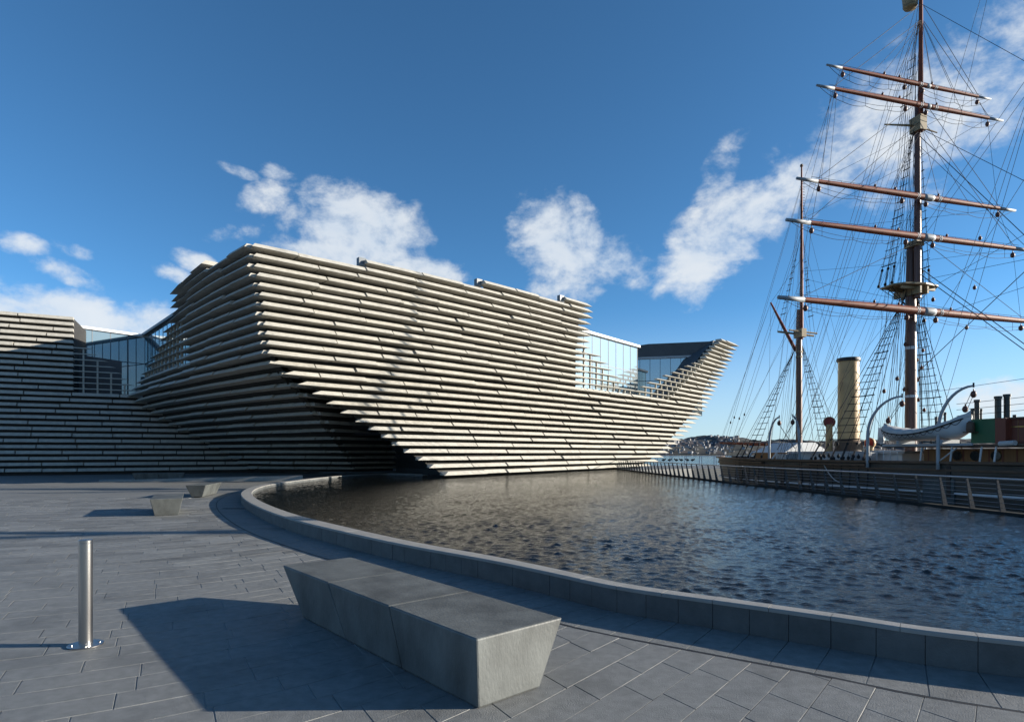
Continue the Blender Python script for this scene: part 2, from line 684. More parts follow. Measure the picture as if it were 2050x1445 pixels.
def row_curve():
    us = np.arange(-34, 16, .1)
    ang = np.radians(25 + 26 * np.clip((us + 2.2) / 4.4, 0, 1) ** 2 * (3 - 2 * np.clip((us + 2.2) / 4.4, 0, 1)))
    dx, dy = np.cos(ang) * .1, np.sin(ang) * .1
    x = np.cumsum(dx)
    y = np.cumsum(dy)
    i0 = np.argmin(abs(us))
    return us, x - x[i0] - 1.9, y - y[i0] + 4.67


RU, RX, RY = row_curve()


def rc(u, k):
    return Vector((np.interp(u, RU, RX), np.interp(u, RU, RY), 0)) + V_ROW * k


WPOLY = WALL + WN * .30


def inside(px, py, poly):
    c = False
    n = len(poly)
    j = n - 1
    for i in range(n):
        xi, yi = poly[i]
        xj, yj = poly[j]
        if (yi > py) != (yj > py) and px < (xj - xi) * (py - yi) / (yj - yi) + xi:
            c = not c
        j = i
    return c


pond_outer = [tuple(p) for p in WPOLY[::3]] + [(10, 60), (16, 30), (16, 1.0)]
bed_pts = [(-30, 1.5), (8, 1.5), (8, 5), (-2, 26.2), (-27, 26.2)]
sheet('mortar_bed', bed_pts, -.0085, M['mortar'])
slabs = []
for k in range(-16, 78):
    u = -33 + random.random() * 1.2
    while u < 15:
        w = random.choice((.6, .75, .9, 1.05, 1.25))
        a, b = u + .007, u + w - .007
        c = rc((a + b) / 2, k + .5)
        u += w
        if c.y < 2.2 or c.y > 27 or c.x < -29 or c.x > 7.2:
            continue
        if abs(c.x / c.y) > 1.12 and c.y > 4:
            continue
        if inside(c.x, c.y, pond_outer):
            continue
        slabs.append((c.length, a, b, k, random.uniform(-.0012, .0012)))
slabs.sort(key=lambda s: s[0])


def slab_geo(g, s):
    _, a, b, k, dz = s
    g0, g1 = .012, .988
    m_ = (a + b) / 2
    top = [rc(a, k + g0), rc(m_, k + g0), rc(b, k + g0), rc(b, k + g1), rc(m_, k + g1), rc(a, k + g1)]
    up = [p + Vector((0, 0, dz)) for p in top]
    ce = sum(top, Vector()) / 6
    low = [p + (p - ce).normalized() * .004 + Vector((0, 0, -.006 + dz)) for p in top]
    dn = [p + Vector((0, 0, -.02)) for p in low]
    vs = up + low + dn
    fs = [(0, 1, 4, 5), (1, 2, 3, 4)]
    for o_ in (0, 6):
        fs += [(o_ + i, o_ + 6 + i, o_ + 6 + (i + 1) % 6, o_ + (i + 1) % 6) for i in range(6)]
    g.add(vs, fs)


pave = tag(bpy.data.objects.new('paving', None), kind='structure')
COL.objects.link(pave)
for s in slabs[:290]:
    g = G()
    slab_geo(g, s)
    g.build('paving_slab', M['slab'], pave, fix=False)
g = G()
for s in slabs[290:]:
    slab_geo(g, s)
tag(g.build('paving_slabs', M['slab'], pave, fix=False), kind='stuff')

# ---- border course along the pond wall and the slot drain
g = G()
nW = len(WALL)
# dark slot
for i in range(0, nW - 1):
    if WALL[i][1] > 30:
        break
    g.add([wall_pt(i, .872, .0022), wall_pt(i + 1, .872, .0022), wall_pt(i + 1, .90, .0022), wall_pt(i, .90, .0022)], [(0, 1, 2, 3)])
tag(g.build('slot_drain', M['drain'], pave))
i = 0
nb_ = 0
while i < nW - 4:
    step = 2
    if WALL[i][1] > 30:
        break
    g = G()
    z0, z1 = .0045, -.02
    idx = [i, i + 1, i + step]
    ins = [.0, .0, .0]
    A = [wall_pt(j, .0, z0 + random.uniform(-.0005, .0005)) for j in idx]
    B = [wall_pt(j, .868, z0) for j in idx]
    d0 = (A[-1] - A[0]).normalized() * .005
    A[0] += d0
    B[0] += d0
    A[-1] -= d0
    B[-1] -= d0
    ring = A + B[::-1]
    g.add(ring + [p + Vector((0, 0, z1)) for p in ring],
          [(0, 1, 4, 5), (1, 2, 3, 4)] + [(q, 6 + q, 6 + (q + 1) % 6, (q + 1) % 6) for q in range(6)])
    g.build('border_slab', M['slab'], pave)
    nb_ += 1
    i += step

# ---- pond wall: each stone of the wall and its coping
pw = empty('pond_wall', (WALL[40][0], WALL[40][1], 0), 'low curved grey stone wall with pale coping around the reflecting pool', 'wall')
def wall_course(i, step, z0, z1, out, bev):
    ids = list(range(i, i + step + 1))
    A = [wall_pt(j, .0, 0) for j in ids]
    Bk = [wall_pt(j, -COPW[j], 0) for j in ids]
    d0 = (A[-1] - A[0]).normalized() * .003
    A[0] += d0
    Bk[0] += d0
    A[-1] -= d0
    Bk[-1] -= d0
    n = len(ids)
    nr = [(a_ - b_).normalized() for a_, b_ in zip(A, Bk)]
    o_ = [p + q * out for p, q in zip(A, nr)]
    prof = [(o_, z0), (o_, z1 - bev)]
    if bev:
        prof.append(([p - q * bev for p, q in zip(o_, nr)], z1))
        prof.append(([p + q * bev for p, q in zip(Bk, nr)], z1))
        prof.append((Bk, z1 - bev))
    else:
        prof.append((Bk, z1))
    prof.append((Bk, z0))
    g = G()
    for pts, z in prof:
        g.v += [Vector((p.x, p.y, z)) for p in pts]
    m_ = len(prof)
    for q in range(m_):
        q2 = (q + 1) % m_
        for t in range(n - 1):
            g.f.append((q * n + t, q * n + t + 1, q2 * n + t + 1, q2 * n + t))
    g.f.append(tuple(q * n for q in range(m_)))
    g.f.append(tuple(q * n + n - 1 for q in range(m_))[::-1])
    return g


for i in range(0, nW - 2, 2):
    wall_course(i, 2, -.04, COPE_Z - .045, -.010 + random.uniform(-.0025, .0025), 0).build('wall_stone', M['wallstone'], pw)
for i in range(0, nW - 3, 3):
    wall_course(i, 3, COPE_Z - .043, COPE_Z + random.uniform(-.001, .001), random.uniform(-.002, .002), .012).build('coping_stone', M['coping'], pw)

# small drain grate by the wall, where the photo shows a dark slotted cover
gp = pz(470, 1018, 0)
dg = empty('drain_grate', gp, 'small dark slotted drain grate on the paving beside the pond wall', 'grate')
ax = Vector((1, -.08, 0)).normalized()
ay = Vector((.08, 1, 0)).normalized()
G().box(gp + Vector((0, 0, .006)), ax * .45, ay * .1, Vector((0, 0, .004))).build('frame', M['drain'], dg)
for q in range(6):
    G().box(gp + ax * (-.36 + q * .144) + Vector((0, 0, .012)), ax * .03, ay * .09, Vector((0, 0, .005))).build('bar', M['post'], dg)

# ---- pond water: displaced surface
def pond_mesh():
    xs = np.arange(-15.2, 16.2, .034)
    ys = [1.0]
    while ys[-1] < 76:
        ys.append(ys[-1] + max(.028, ys[-1] * .0044))
    ys = np.array(ys)
    X, Y = np.meshgrid(xs, ys)
    H = np.zeros_like(X)
    rng = np.random.RandomState(3)
    nW_ = 180
    base = R(252)
    for q in range(nW_):
        lam = .085 * (4.6 ** rng.rand())
        a = base + rng.normal() * .75
        kx, ky = math.cos(a) * 2 * math.pi / lam, math.sin(a) * 2 * math.pi / lam
        amp = .0019 * lam ** .8
        ph = rng.rand() * 6.28
        # patches so the chop is not even
        fade = np.clip((Y * .0044 * 2.2 / lam), 0, 1)
        H += amp * (1 - fade * .9) * np.sin(kx * X + ky * Y + ph + .8 * np.sin(.6 * X + .45 * Y + ph * 3))
    H *= 1.0 + .3 * np.sin(.45 * X + .3 * Y + 1) * np.sin(.31 * Y - .2 * X) + .25 * np.sin(1.3 * X - .5 * Y + 2) * np.sin(.9 * Y + .4 * X)
    # sharpen crests
    sd = H.std()
    H = H + .10 * (H * H / sd - sd)
    gy, gx = np.gradient(H[:260], ys[:260], xs)
    H *= .245 / math.sqrt((gx ** 2 + gy ** 2).mean())
    nx, ny = len(xs), len(ys)
        # even-odd test, vectorised, on cell centres
    cx, cy = X[:-1, :-1] + .04, Y[:-1, :-1]
    ins = np.zeros(cx.shape, bool)
    Q = [tuple(p) for p in (WALL - WN * (COPW * .5)[:, None])] + [(-5.5, 76.0), (14.5, 76.0)] + [(k.x + .05, k.y) for k in KERB[::-1]]
    j = len(Q) - 1
    for i_ in range(len(Q)):
        xi, yi = Q[i_]
        xj, yj = Q[j]
        if yi != yj:
            c = ((yi > cy) != (yj > cy)) & (cx < (xj - xi) * (cy - yi) / (yj - yi) + xi)
            ins ^= c
        j = i_
    rr, cc = np.nonzero(ins)
    i0 = rr * nx + cc
    faces = np.stack([i0, i0 + 1, i0 + nx + 1, i0 + nx], 1)
    used, inv = np.unique(faces, return_inverse=True)
    co = np.stack([X.ravel(), Y.ravel(), WATER_Z + H.ravel()], 1)[used]
    faces = inv.reshape(faces.shape)
    me = bpy.data.meshes.new('pond_water')
    me.vertices.add(len(co))
    me.vertices.foreach_set('co', co.ravel())
    me.loops.add(faces.size)
    me.loops.foreach_set('vertex_index', faces.ravel().astype(np.int32))
    me.polygons.add(len(faces))
    me.polygons.foreach_set('loop_start', np.arange(0, faces.size, 4, dtype=np.int32))
    me.polygons.foreach_set('use_smooth', np.ones(len(faces), bool))
    me.update(calc_edges=True)
    me.materials.append(M['pond'])
    o = bpy.data.objects.new('pond_water', me)
    COL.objects.link(o)
    tag(o, kind='structure')


pond_mesh()

# ---- kerb between pool and dock
kb = empty('pond_kerb', (14.6, 17, 0), 'shade-toned stone kerb between the pool and the dock under the railing', 'kerb')
y = 1.0
while y < 72:
    y2 = min(y + 2.4, 72.5)
    a, b = Vector((kerb_at(y), y + .006, 0)), Vector((kerb_at(y2), y2 - .006, 0))
    nrm = Vector((b.y - a.y, -(b.x - a.x), 0)).normalized()
    G().hexa([a - nrm * .05 + Vector((0, 0, -.5)), a + nrm * .28 + Vector((0, 0, -.5)), b + nrm * .28 + Vector((0, 0, -.5)), b - nrm * .05 + Vector((0, 0, -.5)),
              a - nrm * .05 + Vector((0, 0, .27)), a + nrm * .28 + Vector((0, 0, .27)), b + nrm * .28 + Vector((0, 0, .27)), b - nrm * .05 + Vector((0, 0, .27))]).build('kerb_stone', M['kerb_shade'], kb)
    y = y2

# ---- pool railing
rl = empty('pool_railing', (14.7, 17, .27), 'long steel railing with leaning tapered posts along the dock edge of the pool', 'railing')
y = 5.0
tops = []
while y < 70.5:
    x = kerb_at(y) + .12
    tdir = Vector((kerb_at(y + .5) - kerb_at(y - .5), 1, 0)).normalized()
    nrm = Vector((tdir.y, -tdir.x, 0))
    b0 = Vector((x, y, .24))
    t0 = Vector((x, y, 1.22)) - nrm * .20 - tdir * .0
    h = tdir * .022
    g = G()
    g.hexa([b0 - nrm * .085 - h, b0 + nrm * .085 - h, b0 + nrm * .085 + h, b0 - nrm * .085 + h,
            t0 - nrm * .03 - h, t0 + nrm * .03 - h, t0 + nrm * .03 + h, t0 - nrm * .03 + h])
    g.build('post', M['post'], rl)
    tops.append((b0, t0))
    y += 1.085
G().tube([t + Vector((0, 0, .02)) for b, t in tops], .032, 8).build('top_rail', M['rail'], rl, smooth=True)
for q in range(1, 7):
    f_ = q / 7.0
    G().tube([b.lerp(t, f_) for b, t in tops], .006, 4).build('wire', M['rail'], rl)

# ---- far quay glass balustrade
fb = empty('quay_balustrade', (30, 99.5, 0), 'distant glass balustrade with pale posts along the river quay', 'balustrade')
for q in range(13):
    x = 16.5 + q * 2.42
    for s_ in (-.16, .16):
        G().box((x + s_, 99.5, .75), (.035, 0, 0), (0, .05, 0), (0, 0, .78)).build('post', M['greypaint'], fb)
    if q < 12:
        G().box((x + 1.21, 99.5, .82), (.98, 0, 0), (0, .012, 0), (0, 0, .62)).build('pane', M['glass_clear'], fb)
# bird silhouettes on the glass
for px_ in (1329, 1341, 1354, 1364, 1376, 1387):
    x = (px_ - CX) / FPX * 99.4
    g = G()
    s_ = 1 if px_ % 2 else -1
    out = [(-.42, .05), (-.1, .22), (.18, .17), (.34, .30), (.46, .2), (.36, .12), (.25, -.05), (-.05, -.16), (-.3, -.06)]
    vs = [Vector((x + s_ * a * .9, 99.46, .85 + b * 1.1)) for a, b in out]
    vs += [v + Vector((0, .008, 0)) for v in vs]
    nn = len(out)
    g.add(vs, [tuple(range(nn)), tuple(range(2 * nn - 1, nn - 1, -1))] + [(q, (q + 1) % nn, nn + (q + 1) % nn, nn + q) for q in range(nn)])
    g.build('bird_sticker', M['black'], fb)

# ================================================================== MUSEUM
ROW = .545
Z0 = .40
T_B = [(.4, 890, 44.4), (.95, 863, 44.4), (1.5, 840, 44.3), (2.0, 817, 44.3), (2.55, 793, 44.2), (3.1, 771, 44), (3.65, 748, 43.7), (4.2, 722, 43.2), (4.7, 696, 42.3),
       (5.28, 668, 41.3), (5.8, 640, 40.2), (6.37, 613, 39.4), (6.9, 586, 38.6), (7.46, 557, 37.7), (8.0, 537, 37.0), (8.6, 535, 36.8), (11.3, 521, 36.1), (14.0, 507, 35.7), (17, 493, 35.3)]
T_E = [(.4, 1290, 77), (.95, 1307, 77), (2.6, 1335, 77.5), (4.0, 1356, 78), (6.4, 1388, 78.5), (9.1, 1414, 79.5), (11.85, 1432, 81), (14.57, 1453, 82.5), (16.75, 1467, 83.5)]


def B_of(z):
    px, d = lerp_table(T_B, z)
    return pd(px, d, z)


def E_of(z):
    px, d = lerp_table(T_E, z)
    return pd(px, d, z)


def lit_path(z, t):
    b, e = B_of(z), E_of(z)
    ch = (e - b)
    ch.z = 0
    L_ = ch.length
    c = ch / L_
    nr = Vector((c.y, -c.x, 0))
    k = min(1, z / 14)
    mid = (b + e) / 2 + nr * 3.4 * k - c * 7.0 * k
    return b * (1 - t) ** 2 + mid * 2 * t * (1 - t) + e * t * t


def lit_t(z, px):
    r = (px - CX) / FPX
    lo, hi = 0.0, 1.0
    for _ in range(40):
        m_ = (lo + hi) / 2
        p = lit_path(z, m_)
        if p.x / p.y < r:
            lo = m_
        else:
            hi = m_
    return (lo + hi) / 2


T_A = [(.4, 708, 61), (1, 703, 59), (2, 692, 55), (3.1, 675, 49.5), (4.2, 649, 45), (5.3, 621, 42.2), (6.37, 592, 40), (6.9, 575, 38.8), (7.46, 556, 37.8), (8.0, 537, 37.0),
       (8.6, 535, 36.8), (11.3, 521, 36.1), (14.0, 507, 35.7), (17, 493, 35.3)]
WING0 = Vector((-46.0, 54.5, 0))
WDIR = Vector((.894, .447, 0)).normalized()
WNOR = Vector((WDIR.y, -WDIR.x, 0))


def wing_at(px):
    r = (px - CX) / FPX
    t = (r * WING0.y - WING0.x) / (WDIR.x - r * WDIR.y)
    return WING0 + WDIR * t


T_L = [(.4, 502), (1.6, 462), (2.65, 424), (3.75, 384), (4.8, 346), (5.9, 312), (6.9, 284), (7.46, 268)]
T_L2 = [(7.46, 268, 58.6), (8.4, 284, 57), (10.1, 311, 53.2), (11.3, 334, 50.5), (12, 342, 49.5), (12.6, 363, 47.5), (15, 358, 47.8)]
T_D = [(.4, 792, 65), (3, 790, 56), (4, 770, 51), (5, 720, 47), (6, 650, 43), (7, 592, 40.5)]


def A_of(z):
    px, d = lerp_table(T_A, z)
    return pd(px, d, z)


def L_of(z):
    if z < 7.46:
        p = wing_at(lerp_table(T_L, z)[0]) + WNOR * .35
        return Vector((p.x, p.y, z))
    px, d = lerp_table(T_L2, z)
    return pd(px, d, z)


def D_of(z):
    px, d = lerp_table(T_D, z)
    return pd(px, d, z)


PLANKS = []      # (nearest distance, geometry)


def plank_geo(pts, nors, zb, h, out0, out1, tip0=0.0, tip1=0.0, back=-.25):
    """a cast panel: flat underside, front face leaning back; pts in plan, nors outward"""
    g = G()
    n = len(pts)
    ds = [(pts[min(i + 1, n - 1)] - pts[max(i - 1, 0)]).normalized() for i in range(n)]
    prof = [(out0, 0.0), (out1, h), (back, h), (back, 0.0)]
    for i in range(n):
        for q, (o_, hz) in enumerate(prof):
            p = pts[i] + nors[i] * o_
            if q == 0 and i == 0:
                p = p - ds[0] * tip0
            if q == 0 and i == n - 1:
                p = p + ds[-1] * tip1
            g.v.append(Vector((p.x, p.y, zb + hz)))
    for i in range(n - 1):
        for q in range(4):
            q2 = (q + 1) % 4
            g.f.append((i * 4 + q, (i + 1) * 4 + q, (i + 1) * 4 + q2, i * 4 + q2))
    g.f.append((0, 1, 2, 3))
    g.f.append(tuple((n - 1) * 4 + q for q in (3, 2, 1, 0)))
    return g


def run_row(fn, s0, s1, z, store, nrm_side, lens=(2.6, 4.6), tipA=0.0, tipB=0.0, h=.268, out0=.54, out1=.28, jit=.11, start_off=None, back=-.46):
    """lay panels along plan curve fn(s) (s metric arbitrary) between s0 and s1"""
    N_ = 60
    P = [fn(s0 + (s1 - s0) * i / N_) for i in range(N_ + 1)]
    P = [Vector((p.x, p.y, 0)) for p in P]
    cum = [0]
    for a, b in zip(P[:-1], P[1:]):
        cum.append(cum[-1] + (b - a).length)
    Ltot = cum[-1]
    if Ltot < .3:
        return

    def at(s):
        s = max(0, min(Ltot, s))
        for i in range(N_):
            if cum[i + 1] >= s:
                t = (s - cum[i]) / max(1e-6, cum[i + 1] - cum[i])
                return P[i].lerp(P[i + 1], t), (P[i + 1] - P[i]).normalized()
        return P[-1], (P[-1] - P[-2]).normalized()
    s = 0.0
    first = True
    while s < Ltot - .05:
        w = random.uniform(*lens)
        if first:
            w = random.uniform(1.2, lens[1])
        e = s + w
        if Ltot - e < 1.1:
            e = Ltot
        jo = random.uniform(-jit, jit)
        a, b = s + (.045 if not first else 0), e - (.045 if e < Ltot else 0)
        ns = max(2, int((b - a) / 1.6) + 1)
        pts, nors = [], []
        for i in range(ns):
            p, d = at(a + (b - a) * i / (ns - 1))
            pts.append(p)
            nors.append(Vector((d.y, -d.x, 0)) * nrm_side)
        zz = z + random.uniform(-.014, .014)
        g = plank_geo(pts, nors, zz, h + random.uniform(-.012, .012), out0 + jo, out1 + jo, tipA if first else 0, tipB if e >= Ltot else 0, back)
        c = sum(pts, Vector()) / len(pts)
        store.append((c.length / max(.5, (b - a)), g))
        s = e
        first = False


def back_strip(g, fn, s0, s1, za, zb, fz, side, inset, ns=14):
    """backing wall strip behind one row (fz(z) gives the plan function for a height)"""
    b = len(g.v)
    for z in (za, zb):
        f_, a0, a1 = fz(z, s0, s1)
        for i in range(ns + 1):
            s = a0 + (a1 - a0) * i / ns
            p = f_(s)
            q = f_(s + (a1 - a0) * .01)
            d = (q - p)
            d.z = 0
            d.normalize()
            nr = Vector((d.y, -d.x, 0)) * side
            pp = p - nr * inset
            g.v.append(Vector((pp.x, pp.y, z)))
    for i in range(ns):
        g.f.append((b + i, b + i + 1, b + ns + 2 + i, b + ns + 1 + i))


museum = empty('museum_building', (-5, 50, 0), 'museum with overhanging walls of stacked pale stone planks, sunlit prow beside the pool', 'building')
T_R1 = [(8.5, 1266), (8.6, 1262), (9.25, 1233), (10.0, 1219), (10.9, 1202), (11.6, 1184), (11.9, 1165), (13, 1167), (15.8, 1172)]
T_R2 = [(8.5, 1268), (9.8, 1299), (11.3, 1344), (13.4, 1397), (14.5, 1413), (16.9, 1441)]
T_R2S = [(8.3, 1330), (9.0, 1345), (13.2, 1401), (14.5, 1413), (16.9, 1441)]
store = []
lat = []          # lattice slats / bars geometry
bk = G()
for j in range(0, 31):
    z = Z0 + ROW * j
    fn = (lambda zz: (lambda t: lit_path(zz, t)))(z)
    fzz = lambda zq, a, b: ((lambda t: lit_path(zq, t)), a, b)
    low = z < 7.8
    tA = .75 if low else .25
    if z < 8.45:
        run_row(fn, 0, 1, z, store, 1, tipA=tA, tipB=.8)
        back_strip(bk, fn, .012, .985, z - ROW * .55, z + ROW * .46, fzz, 1, .42)
    else:
        r1 = lerp_table(T_R1, z)[0]
        r1s = min(r1, 1163) if z < 11.85 else r1
        t0 = 0.0
        if j > 27:
            t0 = lit_t(z, 1127)
        elif j > 26:
            t0 = lit_t(z, 963)
        elif j > 25:
            t0 = lit_t(z, 729)
        if j <= 28:
            t1 = lit_t(z, r1s)
            run_row(fn, t0, t1, z, store, 1, tipA=tA if j <= 25 else 0, tipB=.5)
            back_strip(bk, fn, t0 + .01, t1 - .004, z - ROW * .55, z + ROW * .46 if j < 25 else z + .26, fzz, 1, .42)
            if r1 > r1s + 4:
                lat.append((fn, t1 - .003, lit_t(z, r1), z, 'a'))
        # prow
        r2 = lerp_table(T_R2, z)[0]
        r2s = max(r2, lerp_table(T_R2S, z)[0])
        t2, t2s = lit_t(z, r2), lit_t(z, r2s)
        run_row(fn, t2s, 1, z, store, 1, tipA=.1, tipB=.9)
        back_strip(bk, fn, t2s + .004, .985, z - ROW * .55, z + ROW * .46 if j < 30 else z + .26, fzz, 1, .42, 6)
        if r2s > r2 + 3:
            lat.append((fn, t2, t2s + .002, z, 'b'))
# left (shaded) face, from the corner round to the wing
for j in range(0, 27):
    z = Z0 + ROW * j
    a, l = A_of(z), L_of(z)
    bulge = .6 if z > 8 else 1.2

    def mk(zq):
        a_, l_ = A_of(zq), L_of(zq)
        d = l_ - a_
        d.z = 0
        nr = Vector((-d.y, d.x, 0)).normalized()

        def f_(t):
            return a_.lerp(l_, t) + nr * (4 * bulge * t * (1 - t)) * .5
        return f_
    fz2 = lambda zq, s0, s1: (mk(zq), s0, s1)
    fn = mk(z)
    if j == 26:
        # one extra course near the back corner
        def tpx(px):
            lo, hi = 0.0, 1.0
            for _ in range(30):
                m_ = (lo + hi) / 2
                p = fn(m_)
                if p.x / p.y > (px - CX) / FPX:
                    lo = m_
                else:
                    hi = m_
            return lo
        t0 = tpx(424)
        run_row(fn, t0, 1, z, store, -1, tipB=.6)
        back_strip(bk, fn, t0, .985, z - .3, z + .26, fz2, -1, .42)
        continue
    ends = 1.0
    if 8.7 < z < 12.1:
        lo, hi = 0.0, 1.0
        for _ in range(30):
            m_ = (lo + hi) / 2
            p = fn(m_)
            if p.x / p.y > (371 - CX) / FPX:
                lo = m_
            else:
                hi = m_
        ends = lo
        if ends < .97:
            lat.append((fn, ends - .01, 1.0, z, 'c'))
        else:
            ends = 1
    run_row(fn, 0, ends, z, store, -1, tipA=.15, tipB=.8 if ends == 1 else 0, h=.25, out0=.56, out1=.36)
    back_strip(bk, fn, .012, ends - .012, z - ROW * .55, z + ROW * .46 if j < 25 else z + .26, fz2, -1, .42)
# recess behind the lit leaf
for j in range(0, 13):
    z = Z0 + ROW * j
    mk3 = lambda zq: (lambda t: A_of(zq).lerp(D_of(zq), t))
    fz3 = lambda zq, s0, s1: (mk3(zq), s0, s1)
    run_row(mk3(z), 0, 1, z, store, 1, tipA=.1, tipB=0, out0=.56, out1=.38, h=.22)
    back_strip(bk, mk3(z), 0.0, 1.0, z - ROW * .55, z + ROW * .46, fz3, 1, .42, 6)
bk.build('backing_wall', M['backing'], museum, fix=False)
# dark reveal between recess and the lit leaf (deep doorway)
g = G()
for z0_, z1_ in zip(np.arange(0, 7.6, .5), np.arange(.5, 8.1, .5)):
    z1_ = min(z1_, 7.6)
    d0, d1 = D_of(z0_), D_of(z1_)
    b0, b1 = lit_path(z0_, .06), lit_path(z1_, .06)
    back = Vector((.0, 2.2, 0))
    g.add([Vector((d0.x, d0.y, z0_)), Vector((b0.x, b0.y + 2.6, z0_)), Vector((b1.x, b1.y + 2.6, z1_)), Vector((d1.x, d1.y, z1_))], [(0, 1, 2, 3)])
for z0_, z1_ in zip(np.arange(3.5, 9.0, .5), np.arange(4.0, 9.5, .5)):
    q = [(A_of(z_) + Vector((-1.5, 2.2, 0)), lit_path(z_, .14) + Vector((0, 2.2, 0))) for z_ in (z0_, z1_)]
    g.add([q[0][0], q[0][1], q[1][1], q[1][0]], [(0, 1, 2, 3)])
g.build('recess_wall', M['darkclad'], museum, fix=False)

store.sort(key=lambda s: s[0])
for _, g in store[:290]:
    g.build('plank', M['cast'], museum, fix=True)
g = G()
for _, q in store[290:]:
    g.add(q.v, q.f)
tag(g.build('planks', M['cast'], museum, fix=True), kind='stuff')

# lattice: thin shelves and upright bars in the notches
M['bar'] = mat('lattice_bar', (.34, .325, .28), .8, var=.08)
rows_by = {}
for fn, a, b, z, key in lat:
    side = -1 if key == 'c' else 1
    N_ = 5
    pts, nors = [], []
    for i in range(N_ + 1):
        t = a + (b - a) * i / N_
        p = fn(t)
        q = fn(t + 1e-3)
        d = (q - p)
        d.z = 0
        d.normalize()
        pts.append(Vector((p.x, p.y, 0)))
        nors.append(Vector((d.y, -d.x, 0)) * side)
    plank_geo(pts, nors, z + .08, .11, .46, .34, .55 if key == 'b' else 0, .55 if key != 'b' else 0, back=-.1).build('shelf', M['bar'], museum)
    rows_by.setdefault(key, []).append((z, fn, a, b))
for key, rows in rows_by.items():
    rows.sort(key=lambda r_: r_[0])
    step = {'a': 1.05, 'b': 1.35, 'c': 1.15}[key]
    # bars stand on a fixed plan spacing measured from the solid side
    for i, (z, fn, a, b) in enumerate(rows):
        zlo = z - ROW + .19 if i > 0 else z - .25
        s0, s1 = (a, b) if key != 'b' else (b, a)
        p0 = fn(s0)
        Lx = (fn(s1) - p0).length
        q = .35
        while q < Lx - .25:
            p = fn(s0 + (s1 - s0) * q / Lx)
            dn = fn(s0 + .01) - fn(s0)
            dn.z = 0
            dn.normalize()
            nn = Vector((dn.y, -dn.x, 0)) * (-1 if key == 'c' else 1)
            c = Vector((p.x, p.y, 0)) + nn * .2
            G().box((c.x, c.y, (zlo + z + .08) / 2), dn * .05, nn * .09, (0, 0, (z + .08 - zlo) / 2)).build('lattice_bar', M['bar'], museum)
            q += step

# roof and hidden rear walls of the main volume
top = [lit_path(13.9, t) for t in np.linspace(.01, lit_t(13.9, 1160), 12)]
core = [Vector((p.x - .35, p.y + .5, 0)) for p in top]
core += [Vector((4, 76, 0)), Vector((-23, 74, 0)), Vector((-27.5, 53, 0)), L_of(13.9) + Vector((.9, .9, 0))]
n = len(core)
g = G()
g.add([Vector((p.x, p.y, 14.2)) for p in core], [tuple(range(n))])
for i in range(12, n - 1):
    a, b = core[i], core[i + 1]
    zl = 0 if i == 12 else 9.5
    g.add([(a.x, a.y, 14.2), (b.x, b.y, 14.2), (b.x, b.y, zl), (a.x, a.y, zl)], [(0, 1, 2, 3)])
g.build('roof', M['darkclad'], museum, fix=False)
# parapet end posts where the upper courses start
for px_, jj in ((726, 26), (960, 27), (1125, 28)):
    z = Z0 + ROW * jj
    p = lit_path(z, lit_t(z, px_))
    G().box((p.x - .1, p.y + .1, z + .12), (.20, .18, 0), (-.12, .14, 0), (0, 0, .28)).build('parapet_end', M['mullion'], museum)
z = Z0 + ROW * 26
p = A_of(z).lerp(L_of(z), .56)
G().box((p.x + .3, p.y + .3, z + .2), (.16, -.16, 0), (.12, .12, 0), (0, 0, .24)).build('parapet_end', M['mullion'], museum)


def curtain(a, b, z0, z1, n_, parent, gm, zmid=None, cap=None, name='pane'):
    """glazed wall of single panes with mullions from plan point a to b"""
    d = (b - a)
    d.z = 0
    L_ = d.length
    u = d / L_
    nr = Vector((u.y, -u.x, 0))
    w = L_ / n_
    zs = [z0] + ([zmid] if zmid else []) + [z1]
    for i in range(n_):
        for za, zb in zip(zs[:-1], zs[1:]):
            c = a + u * (w * (i + .5))
            G().box((c.x, c.y, (za + zb) / 2), u * (w / 2 - .02), nr * .02, (0, 0, (zb - za) / 2 - .02)).build(name, gm, parent)
    for i in range(n_ + 1):
        c = a + u * (w * i)
        G().box((c.x, c.y, (z0 + z1) / 2), u * .03, nr * .05, (0, 0, (z1 - z0) / 2)).build('mullion', M['mullion'], parent)
    if zmid:
        c = (a + b) / 2
        G().box((c.x, c.y, zmid), u * (L_ / 2), nr * .045, (0, 0, .04)).build('transom', M['mullion'], parent)
    if cap:
        c = (a + b) / 2
        G().box((c.x, c.y, z1 + .14), u * (L_ / 2 + .2), nr * .35, (0, 0, .13)).build('roof_edge', cap, parent)


curtain(Vector((3.2, 57.9, 0)), Vector((14.9, 72.0, 0)), 6.5, 14.55, 11, museum, M['glass_bright_sky'], 11.6, M['whitepaint'])
curtain(Vector((14.95, 72.2, 0)), Vector((14.0, 84.0, 0)), 6.5, 14.55, 8, museum, M['glass_blue_sky'], 11.6, M['darkclad'])
curtain(Vector((15.0, 84.0, 0)), Vector((25.5, 81.2, 0)), 7.0, 14.9, 8, museum, M['glass_blue_sky'], 11.9, M['greypaint'])
